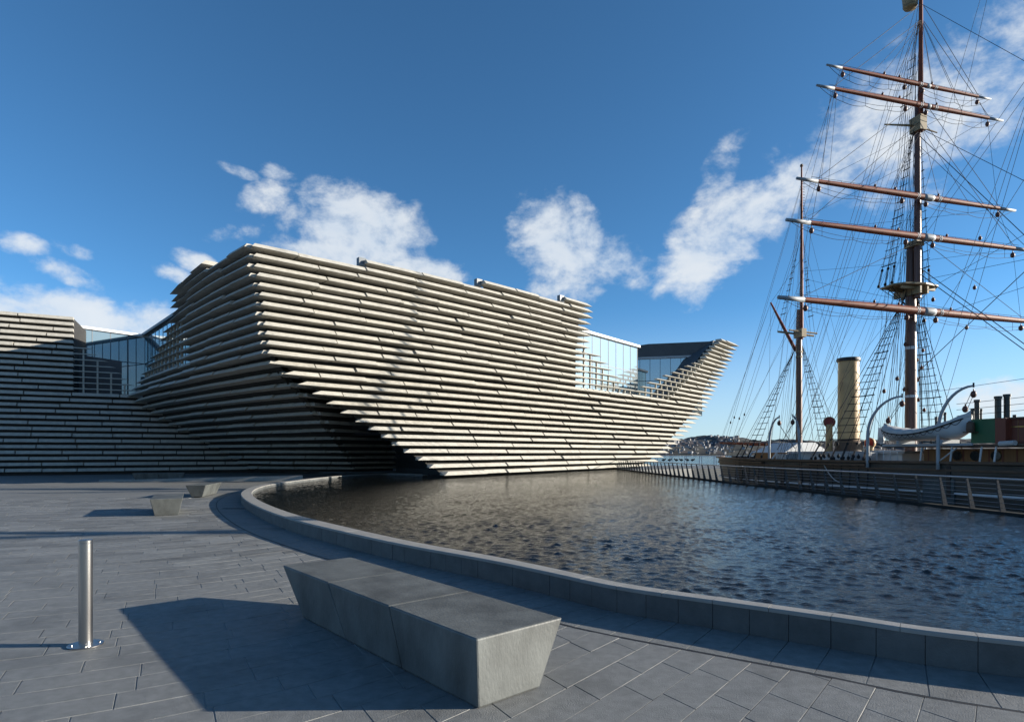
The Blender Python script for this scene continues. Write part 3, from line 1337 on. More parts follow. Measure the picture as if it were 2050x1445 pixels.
# dark inner wall of the prow
pr = [Vector((14.0, 84.6, 0)), Vector((18.9, 83.6, 0)), Vector((27.5, 80.9, 0)), Vector((29.2, 83.2, 0)), Vector((28.6, 87, 0)), Vector((14, 90, 0))]
g = G()
n = len(pr)
zt_ = [16.5, 17.1, 17.0, 17.0, 17.0, 16.5]
zb_ = [15.2, 15.2, 15.0, 15.0, 15, 15]
g.add([Vector((p.x, p.y, zb_[i])) for i, p in enumerate(pr)] + [Vector((p.x, p.y, zt_[i])) for i, p in enumerate(pr)],
      [tuple(range(n))[::-1], tuple(range(n, 2 * n))] + [(i, (i + 1) % n, n + (i + 1) % n, n + i) for i in range(n)])
g.build('prow_parapet', M['darkclad'], museum)
g = G()      # sloping inner lining of the prow that runs down beside the lattice
for z0_, z1_ in zip(np.arange(7.6, 16.6, .5), np.arange(8.1, 17.1, .5)):
    q = []
    for zz in (z0_, z1_):
        a = lit_path(zz, lit_t(zz, lerp_table(T_R2S, zz)[0] + 3))
        b = lit_path(zz, .97)
        q.append((Vector((a.x - .75, a.y + .75, zz)), Vector((b.x - .8, b.y + .8, zz))))
    g.add([q[0][0], q[0][1], q[1][1], q[1][0]], [(0, 1, 2, 3)])
    g.add([q[0][0], q[0][0] + Vector((-1.2, 3.5, 0)), q[1][0] + Vector((-1.2, 3.5, 0)), q[1][0]], [(0, 1, 2, 3)])
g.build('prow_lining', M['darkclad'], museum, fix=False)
# floor slab and rear behind the notch so no sky shows under the glass
g = G()
fl = [lit_path(8.2, t) for t in np.linspace(.35, .97, 14)]
fl = [Vector((p.x - .5, p.y + .5, 8.25)) for p in fl] + [Vector((27, 90, 8.25)), Vector((-5, 90, 8.25))]
g.add(fl, [tuple(range(len(fl)))])
g.build('terrace', M['darkclad'], museum, fix=False)
# left link glazing
curtain(Vector((-47.0, 59.2, 0)), Vector((-40.8, 67.2, 0)), 6.0, 14.85, 6, museum, M['glass_blue_sky'], 11.9, M['whitepaint'])
curtain(Vector((-40.8, 67.2, 0)), Vector((-25.2, 50.0, 0)), 6.0, 14.95, 14, museum, M['glass_blue_sky'], 11.9, M['mullion'])

# ---------------------------------------------------------------- left wing
wing = empty('museum_wing', (-44, 56, 0), 'upright museum wing of stacked stone planks, half in the shadow of the main block', 'building')
store = []
bkw = G()
T_W = [(8.3, 264), (8.95, 248), (9.5, 236), (10.05, 223), (10.6, 208), (11.3, 180), (11.8, 176), (11.95, 148)]
lw_ = []
for j in range(27):
    z = Z0 - .1 + ROW * j
    pL = wing_at(-60)
    if z < 7.9:
        e = 640 if z < 6.5 else 300
        pe = wing_at(e)
    else:
        pe = wing_at(147)
        e2 = lerp_table(T_W, z)[0]
        if e2 > 152:
            lw_.append((z, wing_at(146), wing_at(e2)))
    fn = lambda t, pe=pe: pL.lerp(pe, t)
    run_row(fn, 0, 1, z, store, 1, lens=(2.4, 3.9), out0=.36, out1=.26, h=.29, jit=.03, tipB=0.05)
    b = len(bkw.v)
    bkw.v += [pL - WNOR * .2 + Vector((0, 0, z - .35)), pe - WNOR * .2 + Vector((0, 0, z - .35)), pe - WNOR * .2 + Vector((0, 0, z + ROW - .34)), pL - WNOR * .2 + Vector((0, 0, z + ROW - .34))]
    bkw.f.append((b, b + 1, b + 2, b + 3))
    # returning end wall
    if z >= 7.9:
        b = len(bkw.v)
        q = pe - WNOR * 9
        bkw.v += [pe - WNOR * .2 + Vector((0, 0, z - .35)), q + Vector((0, 0, z - .35)), q + Vector((0, 0, z + ROW - .34)), pe - WNOR * .2 + Vector((0, 0, z + ROW - .34))]
        bkw.f.append((b, b + 1, b + 2, b + 3))
zr = Z0 - .1 + ROW * 26 + .2
p1, p2 = wing_at(-60) - WNOR * .2, wing_at(147) - WNOR * .2
b = len(bkw.v)
bkw.v += [v + Vector((0, 0, zr)) for v in (p1, p2, p2 - WNOR * 9, p1 - WNOR * 9)]
bkw.f.append((b, b + 1, b + 2, b + 3))
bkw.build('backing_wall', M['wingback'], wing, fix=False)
store.sort(key=lambda s: s[0])
for _, g in store[:290]:
    g.build('plank', M['cast'], wing)
if store[290:]:
    g = G()
    for _, q in store[290:]:
        g.add(q.v, q.f)
    tag(g.build('planks', M['cast'], wing), kind='stuff')
for z, a, b in lw_:
    plank_geo([a, (a + b) / 2, b], [WNOR] * 3, z + .1, .10, .3, .26, 0, .5, back=.05).build('shelf', M['bar'], wing)
for px_, zt_ in ((168, 11.7), (196, 10.7), (223, 9.6), (250, 8.6)):
    c = wing_at(px_) + WNOR * .18
    G().box((c.x, c.y, (zt_ + 7.7) / 2), WDIR * .07, WNOR * .07, (0, 0, (zt_ - 7.7) / 2 + .1)).build('lattice_bar', M['bar'], wing)
# dark wall behind the wing's open lattice
g = G()
a, b = wing_at(149) - WNOR * 2.2, wing_at(238) - WNOR * 2.2
g.add([a + Vector((0, 0, 7)), b + Vector((0, 0, 7)), b + Vector((0, 0, 11.2)), a + Vector((0, 0, 11.6))], [(0, 1, 2, 3)])
a2, b2 = wing_at(149) - WNOR * .25, wing_at(300) - WNOR * .25
g.add([a2 + Vector((0, 0, 7.75)), b2 + Vector((0, 0, 7.75)), b2 - WNOR * 8 + Vector((0, 0, 7.75)), a2 - WNOR * 8 + Vector((0, 0, 7.75))], [(0, 1, 2, 3)])
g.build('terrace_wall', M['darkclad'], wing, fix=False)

# low pale concrete plinth in front of the recess
pl = G()
a, b = pz(198, 963, 0), pz(606, 961.5, 0)
a2, b2 = pz(198, 961, 0), pz(606, 959.5, 0)
pl.hexa([a + Vector((0, 0, -.05)), b + Vector((0, 0, -.05)), b2 + Vector((0, 0, -.05)), a2 + Vector((0, 0, -.05)),
         a + Vector((0, 0, .05)), b + Vector((0, 0, .36)), b2 + Vector((0, 0, .36)), a2 + Vector((0, 0, .05))])
tag(pl.build('concrete_plinth', M['coping']), 'long pale concrete plinth low on the ground below the dark overhang', 'plinth')

# ================================================================== STREET FURNITURE
ZT = .545


def bench_from(name, top, bot, nblk, label, axis_first=True):
    """top/bot: 4 plan corners in order (near-left, far-left, far-right, near-right); blocks split along edge 0->3"""
    c = sum(bot, Vector()) / 4
    e = empty(name, (c.x, c.y, 0), label, 'bench', 'stone benches on the plaza')
    gap = .0045
    for i in range(nblk):
        t0, t1 = i / nblk, (i + 1) / nblk
        L_ = (top[3] - top[0]).length
        t0g, t1g = t0 + (gap / L_ if i else 0), t1 - (gap / L_ if i < nblk - 1 else 0)
        q = lambda P, s: (P[0].lerp(P[3], s), P[1].lerp(P[2], s))
        (a0, b0), (a1, b1) = q(top, t0g), q(top, t1g)
        (c0, d0), (c1, d1) = q(bot, t0g), q(bot, t1g)
        bm = bmesh.new()
        vs = [bm.verts.new((p.x, p.y, z)) for p, z in ((c0, .0), (d0, .0), (d1, .0), (c1, .0), (a0, ZT), (b0, ZT), (b1, ZT), (a1, ZT))]
        for f in ((3, 2, 1, 0), (4, 5, 6, 7), (0, 1, 5, 4), (1, 2, 6, 5), (2, 3, 7, 6), (3, 0, 4, 7)):
            bm.faces.new([vs[k] for k in f])
        bmesh.ops.recalc_face_normals(bm, faces=bm.faces)
        bmesh.ops.bevel(bm, geom=list(bm.edges), offset=.016, segments=2, affect='EDGES', profile=.5)
        me = bpy.data.meshes.new('block')
        bm.to_mesh(me)
        bm.free()
        me.materials.append(M['bench'])
        o = bpy.data.objects.new('block', me)
        COL.objects.link(o)
        o.parent = e
        o.location = (-c.x, -c.y, .004)
    return e


def flat(v):
    return Vector((v.x, v.y, 0))


t_ = [flat(pz(567, 1132, ZT)), flat(pz(702, 1115, ZT)), flat(pz(1128, 1236, ZT)), flat(pz(952, 1280, ZT))]
bL, bR, bN = flat(pz(604, 1237, 0)), flat(pz(1077, 1375, 0)), flat(pz(964, 1420, 0))
un = ((t_[3] - t_[0]) + (t_[2] - t_[1])).normalized()
vn = Vector((-un.y, un.x, 0))
cn_ = sum(t_, Vector()) / 4
if (t_[1] - t_[0]).dot(vn) < 0:
    vn = -vn
hl2 = ((t_[3] - t_[0]).dot(un) + (t_[2] - t_[1]).dot(un)) / 4
hw2 = ((t_[1] - t_[0]).dot(vn) + (t_[2] - t_[3]).dot(vn)) / 4
T = [cn_ - un * hl2 - vn * hw2, cn_ - un * hl2 + vn * hw2, cn_ + un * hl2 + vn * hw2, cn_ + un * hl2 - vn * hw2]
eu = hl2 - ((bN - cn_).dot(un) + (bR - cn_).dot(un)) / 2
eu0 = hl2 + (bL - cn_).dot(un)
ev0 = hw2 + ((bN - cn_).dot(vn) + (bL - cn_).dot(vn)) / 2
ev1 = hw2 - (bR - cn_).dot(vn)
Bt = [T[0] + un * eu0 + vn * ev0, T[1] + un * eu0 - vn * ev1, T[2] - un * eu - vn * ev1, T[3] - un * eu + vn * ev0]
bench_from('stone_bench', T, Bt, 3, 'long bench of three grey concrete blocks with tapering sides close to the pond wall')


def bench_box(name, c, u, length, w, nblk, label, tlen=.14, tw=.12):
    u = u.normalized()
    v = Vector((-u.y, u.x, 0))
    T = [c - u * length / 2 - v * w / 2, c - u * length / 2 + v * w / 2, c + u * length / 2 + v * w / 2, c + u * length / 2 - v * w / 2]
    Bt = [c + (p - c).dot(u) * u * (1 - 2 * tlen / length) + (p - c).dot(v) * v * (1 - 2 * tw / w) for p in T]
    return bench_from(name, T, Bt, nblk, label)


# bench seen end-on
c1 = (pz(304, 998.5, ZT) + pz(362, 998, ZT)) / 2
u1 = (flat(pz(339, 988, ZT)) - flat(c1))
bench_box('stone_bench', flat(c1) + u1.normalized() * 1.35, u1, 2.7, .92, 2, 'small grey bench with a sunlit end, closest of the far benches to the bollard', .16, .12)
a = flat(pz(411, 970.5, ZT))
b = flat(pz(443, 964.5, ZT))
l = flat(pz(371.5, 972, ZT))
u3 = (b - a)
w3 = (a - l)
bench_box('stone_bench', (a + l) / 2 + u3 / 2, u3, u3.length, w3.length, 2, 'grey bench with one sunlit long side beside the round end of the pond wall', .2, .2)
a = flat(pz(262, 947, ZT))
b = flat(pz(361, 946.5, ZT))
bench_box('stone_bench', (a + b) / 2 + Vector((0, .45, 0)), (b - a) + Vector((0, .95, 0)), (b - a).length, .9, 2, 'wide low grey bench seen broadside in front of the concrete plinth', .18, .12)

# bollard
bp = pz(171.5, 1291, 0)
bo = empty('steel_bollard', bp, 'slim brushed steel bollard on a round base plate', 'bollard')
g = G()
seg = 32


def lathe(prof, c, n=32):
    g = G()
    for r_, z_ in prof:
        for k in range(n):
            a_ = 2 * math.pi * k / n
            g.v.append(Vector((c.x + r_ * math.cos(a_), c.y + r_ * math.sin(a_), c.z + z_)))
    for i in range(len(prof) - 1):
        for k in range(n):
            k2 = (k + 1) % n
            g.f.append((i * n + k, i * n + k2, (i + 1) * n + k2, (i + 1) * n + k))
    g.f.append(tuple(range(n))[::-1])
    g.f.append(tuple((len(prof) - 1) * n + k for k in range(n)))
    return g


def sharp(o, ang=35):
    me = o.data
    bm = bmesh.new()
    bm.from_mesh(me)
    for e in bm.edges:
        if len(e.link_faces) == 2 and e.calc_face_angle() > R(ang):
            e.smooth = False
    bm.to_mesh(me)
    bm.free()
    return o


sharp(lathe([(.162, 0.004), (.162, .012), (.158, .016), (.05, .016)], bp).build('base_plate', M['steel'], bo, smooth=True))
sharp(lathe([(.0625, .010), (.0625, 1.065), (.060, 1.068)], bp).build('tube', M['steel'], bo, smooth=True))
sharp(lathe([(.060, 1.066), (.060, 1.074), (.063, 1.076), (.063, 1.095), (.059, 1.10)], bp).build('cap', M['steel'], bo, smooth=True))

for q in range(4):
    a_ = .6 + q * math.pi / 2
    lathe([(.011, .0), (.011, .008), (.008, .010)], bp + Vector((math.cos(a_) * .12, math.sin(a_) * .12, .0155)), 8).build('bolt', M['steel'], bo)

# ================================================================== SHIP
O0 = Vector((23.1, 35.0, 0))
SF = Vector((.276, -.961, 0)).normalized()
SA = Vector((.961, .276, 0)).normalized()
UP = Vector((0, 0, 1))


def S(t, s, z):
    return O0 + SF * t + SA * s + UP * z


def on_t(px, py, t):
    """photo pixel met with the athwartship plane at t"""
    r = ray(px, py)
    o = Vector((0, 0, CAMH))
    k = ((O0 + SF * t - o).dot(SF)) / r.dot(SF)
    return o + r * k


def on_s(px, py, s):
    r = ray(px, py)
    o = Vector((0, 0, CAMH))
    k = ((O0 + SA * s - o).dot(SA)) / r.dot(SA)
    return o + r * k


ship = empty('sailing_ship', S(0, 0, RIVER_Z), 'three-masted wooden sailing ship with brown yards and a buff funnel moored in the dock', 'ship')
TS, TB = -17.2, 33.0
RAIL_Z = 1.55


def half_w(t, z):
    w = 3.65
    if t < -7:
        q = (t + 7) / (TS + 7)
        w *= max(0.02, 1 - q ** 2.6) ** .5 * (1 - .12 * q)
    if t > 20:
        q = (t - 20) / (TB - 20)
        w *= max(0.004, 1 - q ** 1.8)
    depth = (RAIL_Z - z)
    w *= 1 - .022 * depth - (.010 * depth ** 2 if t < -9 or t > 22 else .0)
    return max(.02, w)


def sheer(t):
    return .16 * max(0, (-t - 4) / 13) ** 2 + 1.2 * max(0, (t - 10) / 22) ** 2


g = G()
ts = [TS + (TB - TS) * (1 - math.cos(math.pi * i / 60)) / 2 for i in range(61)]
zs = [-4.2, -3.2, -2.3, -1.5, -.8, -.2, .4, 1.0, 1.55]
rings = []
for t in ts:
    ring = []
    for sgn in (-1, 1):
        col = []
        for z in zs:
            zz = z + sheer(t) * max(0, (z + 1) / 2.55)
            sh = 0
            if t < -9:
                sh = (z - 1.55) * -.25 * ((-9 - t) / 8)
            col.append(S(t + sh, sgn * half_w(t, z), zz))
        ring.append(col)
    rings.append(ring)
for sd in (0, 1):
    b = len(g.v)
    for r_ in rings:
        g.v += r_[sd]
    m_ = len(zs)
    for i in range(len(ts) - 1):
        for k in range(m_ - 1):
            g.f.append((b + i * m_ + k, b + (i + 1) * m_ + k, b + (i + 1) * m_ + k + 1, b + i * m_ + k + 1))
g.build('hull', M['hull'], ship, smooth=True, fix=False)


def along_hull(t0, t1, z, sgn, out, n=40):
    return [S(t0 + (t1 - t0) * i / n, sgn * (half_w(t0 + (t1 - t0) * i / n, z) + out), z + sheer(t0 + (t1 - t0) * i / n) * max(0, (z + 1) / 2.55)) for i in range(n + 1)]


def strip(pts, hz, hw):
    g = G()
    n_ = len(pts)
    for i, p in enumerate(pts):
        d = (pts[min(i + 1, n_ - 1)] - pts[max(i - 1, 0)])
        d.z = 0
        d.normalize()
        x = Vector((d.y, -d.x, 0))
        g.v += [p - x * hw - UP * hz, p + x * hw - UP * hz, p + x * hw + UP * hz, p - x * hw + UP * hz]
    for i in range(n_ - 1):
        for q in range(4):
            g.f.append((i * 4 + q, i * 4 + (q + 1) % 4, (i + 1) * 4 + (q + 1) % 4, (i + 1) * 4 + q))
    g.f.append((3, 2, 1, 0))
    g.f.append(tuple((n_ - 1) * 4 + q for q in range(4)))
    return g


M['railcap'] = mat('rail_cap_wood', (.085, .05, .03), .6, var=.3)
for sgn in (-1, 1):
    strip(along_hull(TS + .05, TB - .5, RAIL_Z, sgn, -.02), .06, .16).build('rail_cap', M['railcap'], ship)
strip(along_hull(TS + .3, 30, .08, -1, .03), .045, .05).build('rubbing_strake', M['whitepaint'], ship)
strip(along_hull(TS + .2, 30, 1.18, -1, .02), .05, .05).build('rubbing_strake', M['railcap'], ship)
strip(along_hull(TS + .5, 30, -.75, -1, .02), .06, .05).build('rubbing_strake', M['hull'], ship)
# deck
g = G()
dl = [S(t, -half_w(t, 1) + .1, .75 + sheer(t)) for t in ts] + [S(t, half_w(t, 1) - .1, .75 + sheer(t)) for t in ts[::-1]]
for i in range(len(ts) - 1):
    a, b = dl[i], dl[i + 1]
    c, d = dl[-2 - i], dl[-1 - i]
    g.add([a, b, c, d], [(0, 1, 2, 3)])
g.build('deck', M['deck'], ship, fix=False)

ROPE_R = .0135


def rope(a, b, r=ROPE_R, sag=0.0, n=1, name='rope', m_='rope', parent=None):
    a, b = Vector(a), Vector(b)
    if sag:
        n = max(n, 8)
    pts = [a.lerp(b, i / n) - UP * (sag * 4 * (i / n) * (1 - i / n)) for i in range(n + 1)]
    return G().tube(pts, r, 5, cap=False).build(name, M[m_], parent or ship, fix=False)


def block(p, r=.17, m_='block', parent=None):
    g = G()
    g.ball(p, r, .75, .75, 1.0, 10, 6)
    g.tube([p + UP * r * .8, p + UP * r * 1.5], r * .18, 5)
    return g.build('block', M[m_], parent or ship, smooth=True)


def spar(name, pts, rads, m_='spar', parent=None, n=14):
    return sharp(G().tube(pts, rads, n).build(name, M[m_], parent or ship, smooth=True), 50)


# ---- main mast
def zpx(y, t=0.0):
    d = (O0 + SF * t).y
    return CAMH + (HY - y) * d / FPX


zt1, zt2, zt3 = zpx(560), zpx(245), zpx(-70)
mm = spar('mast', [S(0, 0, .6), S(0, 0, zpx(760)), S(0, 0, zpx(640)), S(0, 0, zt1 + .2), S(0, 0, zpx(490))], [.31, .30, .27, .26, .21], 'mast')
G().tube([S(.0, 0, zpx(700)), S(.0, 0, zpx(694))], .30, 14).build('mast_band', M['whitepaint'], mm)
G().tube([S(.0, 0, zpx(796)), S(.0, 0, zpx(791))], .315, 14).build('mast_band', M['whitepaint'], mm)
tm = spar('topmast', [S(.42, 0, zpx(600)), S(.42, 0, zpx(480)), S(.42, 0, zpx(330)), S(.42, 0, zpx(215))], [.19, .18, .155, .13], 'mast')
tg = spar('topgallant_mast', [S(.62, 0, zpx(275)), S(.62, 0, zpx(150)), S(.62, 0, zpx(20)), S(.62, 0, zpx(-90))], [.13, .12, .10, .07], 'spar')
# the top (platform)
plat = []
for sx, tx in ((-1.45, -.75), (-1.62, .2), (-1.2, .7), (0, .95), (1.2, .7), (1.62, .2), (1.45, -.75)):
    plat.append((tx, sx))
g = G()
zp = zpx(577)
n = len(plat)
g.add([S(a, b, zp) for a, b in plat] + [S(a, b, zp + .09) for a, b in plat],
      [tuple(range(n))[::-1], tuple(range(n, 2 * n))] + [(i, (i + 1) % n, n + (i + 1) % n, n + i) for i in range(n)])
g.build('fighting_top', M['tan'], mm)
g = G()
for s_ in (-.26, .26):
    g.box(S(0, s_, zp - .28), SF * .85, SA * .06, UP * .2)
g.box(S(-.3, 0, zp - .12), SF * .07, SA * 1.2, UP * .08)
g.box(S(.45, 0, zp - .12), SF * .07, SA * 1.2, UP * .08)
g.build('trestle_trees', M['tan'], mm)
G().box(S(.2, 0, zpx(492)), SF * .4, SA * .28, UP * .16).build('mast_cap', M['tan'], mm)
g = G()
zc = zpx(258)
g.box(S(.45, 0, zc), SF * .35, SA * .24, UP * .42)
g.tube([S(.3, -2.25, zc - .25), S(.3, 0, zc + .02)], [.04, .07], 6)
g.tube([S(.3, 1.6, zc - .15), S(.3, 0, zc + .02)], [.035, .06], 6)
g.build('crosstree', M['tan'], tm)
# crow's nest barrel
cn = S(.25, -.34, zpx(26))
nest = lathe([(.30, 0.0), (.36, .1), (.42, .8), (.42, 1.35), (.38, 1.37), (.37, .2)], cn, 18).build('crows_nest', M['tan'], tg, smooth=True)
for q in (.12, .7, 1.3):
    r_ = .315 + .07 * min(1, q / .7) + .035
    G().tube([cn + Vector((math.cos(a_) * r_, math.sin(a_) * r_, q)) for a_ in np.linspace(0, 6.29, 19)], .012, 4).build('hoop', M['rope'], nest)

# ---- yards
YT = .95
M['armgrey'] = mat('weathered_white_paint', (.22, .245, .27), .6, var=.2)
YARDS = [((1655, 130), (1983, 199), .105), ((1635, 171), (2007, 242), .125), ((1595, 357), (2032, 422), .15), ((1574, 440), (2066, 502), .17), ((1558, 595), (2085, 646), .20)]
tips = []
for (lx, ly), (rx, ry), rad in YARDS:
    a, b = on_t(lx, ly, YT), on_t(rx, ry, YT)
    zm = (a.z + b.z) / 2
    tips.append((a, b, rad))
    c = a.lerp(b, .5)
    u = (b - a).normalized()
    L_ = (b - a).length
    yd = spar('yard', [a.lerp(b, q) for q in (.085, .3, .5, .7, .915)], [rad * .72, rad * .98, rad * 1.08, rad * .98, rad * .72])
    for q0, q1 in ((0, .087), (.913, 1)):
        rr_ = (rad * .5, rad * .7) if q0 == 0 else (rad * .7, rad * .5)
        G().tube([a.lerp(b, q0), a.lerp(b, q1)], list(rr_), 10).build('yard_arm', M['armgrey'], yd, smooth=True)
    # sling: white parcelling where the yard crosses the mast
    mc = a + u * ((S(YT, .12, 0) - a).dot(SA) / u.dot(SA))
    wb = .16 + rad * 1.3 if rad > .14 else .12
    G().tube([mc - u * wb, mc - u * wb * .5, mc + u * wb * .5, mc + u * wb], [rad * 1.12, rad * 1.24, rad * 1.24, rad * 1.12], 10).build('sling_cover', M['armgrey'], yd, smooth=True)
    for q in (-1, 1):
        for o_ in (.55, .75):
            G().tube([mc + u * q * (wb + o_ * .6), mc + u * q * (wb + o_ * .6 + .05)], rad * 1.13, 10).build('band', M['whitepaint'], yd)
    # jackstay
    G().tube([p + UP * (rad + .05) - SF * .0 for p in (a.lerp(b, .06), a.lerp(b, .3), c, a.lerp(b, .7), a.lerp(b, .94))], .011, 4).build('jackstay', M['rope'], yd)
    for q in np.linspace(.08, .92, 17):
        p = a.lerp(b, q)
        G().tube([p + UP * rad * .8, p + UP * (rad + .06)], .012, 4).build('eyebolt', M['rope'], yd)
    # footropes with stirrups
    for q0, q1, dr in ((.015, .47, .62), (.985, .54, .62)):
        n_ = 4
        prev = None
        for k in range(n_):
            f0, f1 = q0 + (q1 - q0) * k / n_, q0 + (q1 - q0) * (k + 1) / n_
            p, q = a.lerp(b, f0) - UP * (dr * (1 if k else .1)), a.lerp(b, f1) - UP * (dr * (1 if k < n_ - 1 else .6))
            rope(p, q, .012, .10, name='footrope')
            if k:
                rope(a.lerp(b, f0), p, .009, name='stirrup')
    # second, slacker line (clewline) under the yard
    for q0, q1 in ((.05, .46), (.95, .55)):
        rope(a.lerp(b, q0) - UP * rad, a.lerp(b, q1) - UP * (rad * 1.6), .010, .32, name='clewline')
    # blocks at yard-arms and quarters
    for q in (.09, .45, .56, .91):
        block(a.lerp(b, q) - UP * (rad + .24), .11 + rad * .3)
    for q in (.33, .42, .62):
        block(a.lerp(b, q) + UP * (rad + .08), .09)

# lifts
lift_to = [zpx(28), zpx(58), zpx(215), zpx(255), zpx(490)]
for (a, b, rad), zl in zip(tips, lift_to):
    for p, q in ((a, .085), (b, .915)):
        rope(a.lerp(b, q) + UP * rad, S(.7, -.1 if p is a else .1, zl), .0145, name='lift')
for (a, b, rad), zl in zip(tips[:3], (zpx(57), zpx(60), zpx(270))):
    for q in (.26, .4, .62, .76):
        rope(a.lerp(b, q) + UP * rad, S(.7, 0, zl), .011, name='buntline')
# leech / sheets between yards
for (a, b, _), (c, d, _) in zip(tips[:-1], tips[1:]):
    rope(a.lerp(b, .09), c.lerp(d, .09), .011, name='sheet')
    rope(a.lerp(b, .91), c.lerp(d, .91), .009, name='sheet')
a1, b1, _ = tips[1]
a2, b2, _ = tips[2]
rope(a1.lerp(b1, .07), a2.lerp(b2, .10), .009, name='sheet')
rope(a1.lerp(b1, .1), a2.lerp(b2, .13), .009, name='sheet')

# ---- mizzen mast
TMZ = -8.84


def zmz(y):
    return zpx(y, TMZ)


mz = spar('mast', [S(TMZ, 0, .6), S(TMZ, 0, zmz(780)), S(TMZ, 0, zmz(655)), S(TMZ, 0, zmz(620))], [.225, .215, .195, .16], 'mast')
mzt = spar('topmast', [S(TMZ + .25, 0, zmz(680)), S(TMZ + .25, 0, zmz(560)), S(TMZ + .25, 0, zmz(450)), S(TMZ + .25, 0, zmz(360)), S(TMZ + .25, 0, zmz(333))], [.12, .11, .09, .06, .05], 'spar')
G().ball(S(TMZ + .25, 0, zmz(335)), .12).build('truck', M['railcap'], mzt)
g = G()
zc = zmz(668)
g.box(S(TMZ + .1, 0, zc), SF * .4, SA * .2, UP * .3)
g.tube([S(TMZ - .3, -1.55, zc + .12), S(TMZ - .3, 1.55, zc - .02)], .075, 6)
g.tube([S(TMZ + .4, -1.2, zc + .12), S(TMZ + .4, 1.2, zc)], .06, 6)
g.build('crosstree', M['tan'], mz)
for y_ in (706, 716):
    G().tube([S(TMZ, 0, zmz(y_)), S(TMZ, 0, zmz(y_ - 3))], .23, 12).build('mast_band', M['tan'], mz)
for q in range(14):
    y_ = 365 + q * 5.5
    G().tube([S(TMZ + .25, 0, zmz(y_)), S(TMZ + .25, .26, zmz(y_))], .018, 4).build('rung', M['railcap'], mzt)
ga = on_s(1543, 606, -.05)
gb = S(TMZ - .3, -.05, zmz(700))
spar('gaff', [ga, ga.lerp(gb, .5), gb], [.06, .11, .12])
bo_ = S(TMZ - .4, 0, 2.55)
spar('boom', [bo_, S(TMZ - 5, 0, 2.75), S(TMZ - 9.3, 0, 2.9)], [.13, .14, .09])

# ---- foremast (out of the frame; its stays and shadow come into it)
TF = 19.8
fm = spar('mast', [S(TF, 0, .6), S(TF, 0, 9), S(TF, 0, 11.5), S(TF, 0, 14)], [.31, .29, .26, .21], 'mast')
spar('topmast', [S(TF + .4, 0, 11), S(TF + .4, 0, 17), S(TF + .4, 0, 22), S(TF + .5, 0, 28)], [.25, .22, .17, .09], 'mast')
for zz, hl, rr_ in ((10.6, 8.8, .2), (15.0, 8.0, .17), (17.2, 7.4, .15)):
    spar('yard', [S(TF + .9, -hl, zz), S(TF + .9, 0, zz), S(TF + .9, hl, zz)], [rr_ * .6, rr_, rr_ * .6])
spar('bowsprit', [S(28, 0, 2.4), S(34, 0, 4.2), S(39, 0, 5.6)], [.33, .28, .12])

# ---- standing rigging: shrouds and ratlines
def shrouds(t_mast, s_mast, z_top, t0, t1, z_bot, sgn, nsh, r=.018, ladder=None, dt=0.0, dead=True, s_bot=None):
    ends = []
    for k in range(nsh):
        f_ = k / (nsh - 1)
        tb = t0 + (t1 - t0) * f_
        sb = s_bot if s_bot is not None else half_w(tb, RAIL_Z) + .12
        bot = S(tb, sgn * sb, z_bot)
        topp = S(t_mast + dt * (f_ - .5), sgn * s_mast, z_top - .05 * k)
        ends.append((topp, bot))
        rope(topp, bot, r, name='shroud')
        if dead:
            v = (topp - bot).normalized()
            for q, rr_ in ((.12, .13), (1.05, .12)):
                G().ball(bot + v * q, rr_ * .8, .8, .8, 1, 8, 5).build('deadeye', M['rope'], ship, smooth=True)
            for o_ in (-.05, .05):
                rope(bot + v * .12 + SF * o_, bot + v * 1.05 + SF * o_, .014, name='lanyard')
    if ladder:
        i0, i1, step, zmax = ladder
        A_, B_ = ends[i0], ends[i1]
        z = z_bot + 1.25
        zend = zmax
        q = 0
        while z < zend:
            p0 = A_[1].lerp(A_[0], (z - A_[1].z) / (A_[0].z - A_[1].z))
            p1 = B_[1].lerp(B_[0], (z - B_[1].z) / (B_[0].z - B_[1].z))
            e_ = (p1 - p0).normalized() * .1
            thick = .021 if q % 6 else .032
            G().tube([p0 - e_, (p0 + p1) / 2 - UP * .02, p1 + e_], thick, 4).build('ratline', M['rope'], ship, fix=False)
            z += step
            q += 1
    return ends


# main lower shrouds, both sides; top of shrouds under the top
shrouds(0, .38, zpx(585), .3, -3.6, RAIL_Z + .02, -1, 6, .019, (1, 4, .42, zpx(605)))
shrouds(0, .38, zpx(585), .3, -3.0, RAIL_Z + .02, 1, 6, .019, (1, 4, .42, zpx(605)))
# topmast shrouds from the platform
for sgn in (-1, 1):
    shrouds(.42, .16, zpx(250), .0, -.9, zp + .1, sgn, 3, .015, (0, 2, .45, zpx(300)), dead=True, s_bot=1.42)
    shrouds(.62, .06, zpx(40), .2, -.4, zpx(256), sgn, 3, .011, (0, 2, .5, zpx(110)) if sgn < 0 else None, dead=False, s_bot=.55)
    for k in range(3):      # futtock shrouds
        rope(S(-.35 * k, sgn * 1.4, zp), S(0, sgn * .36, zpx(612)), .02, name='futtock_shroud')
# mizzen shrouds
shrouds(TMZ, .25, zmz(690), TMZ + .6, TMZ - 2.6, RAIL_Z + .1, -1, 5, .016, (1, 3, .42, zmz(705)))
shrouds(TMZ, .25, zmz(690), TMZ + .6, TMZ - 2.2, RAIL_Z + .1, 1, 5, .016, (1, 3, .42, zmz(705)))
for sgn in (-1, 1):
    shrouds(TMZ + .25, .1, zmz(475), TMZ - .1, TMZ - .5, zmz(664), sgn, 2, .012, (0, 1, .42, zmz(520)), dead=False, s_bot=1.45)
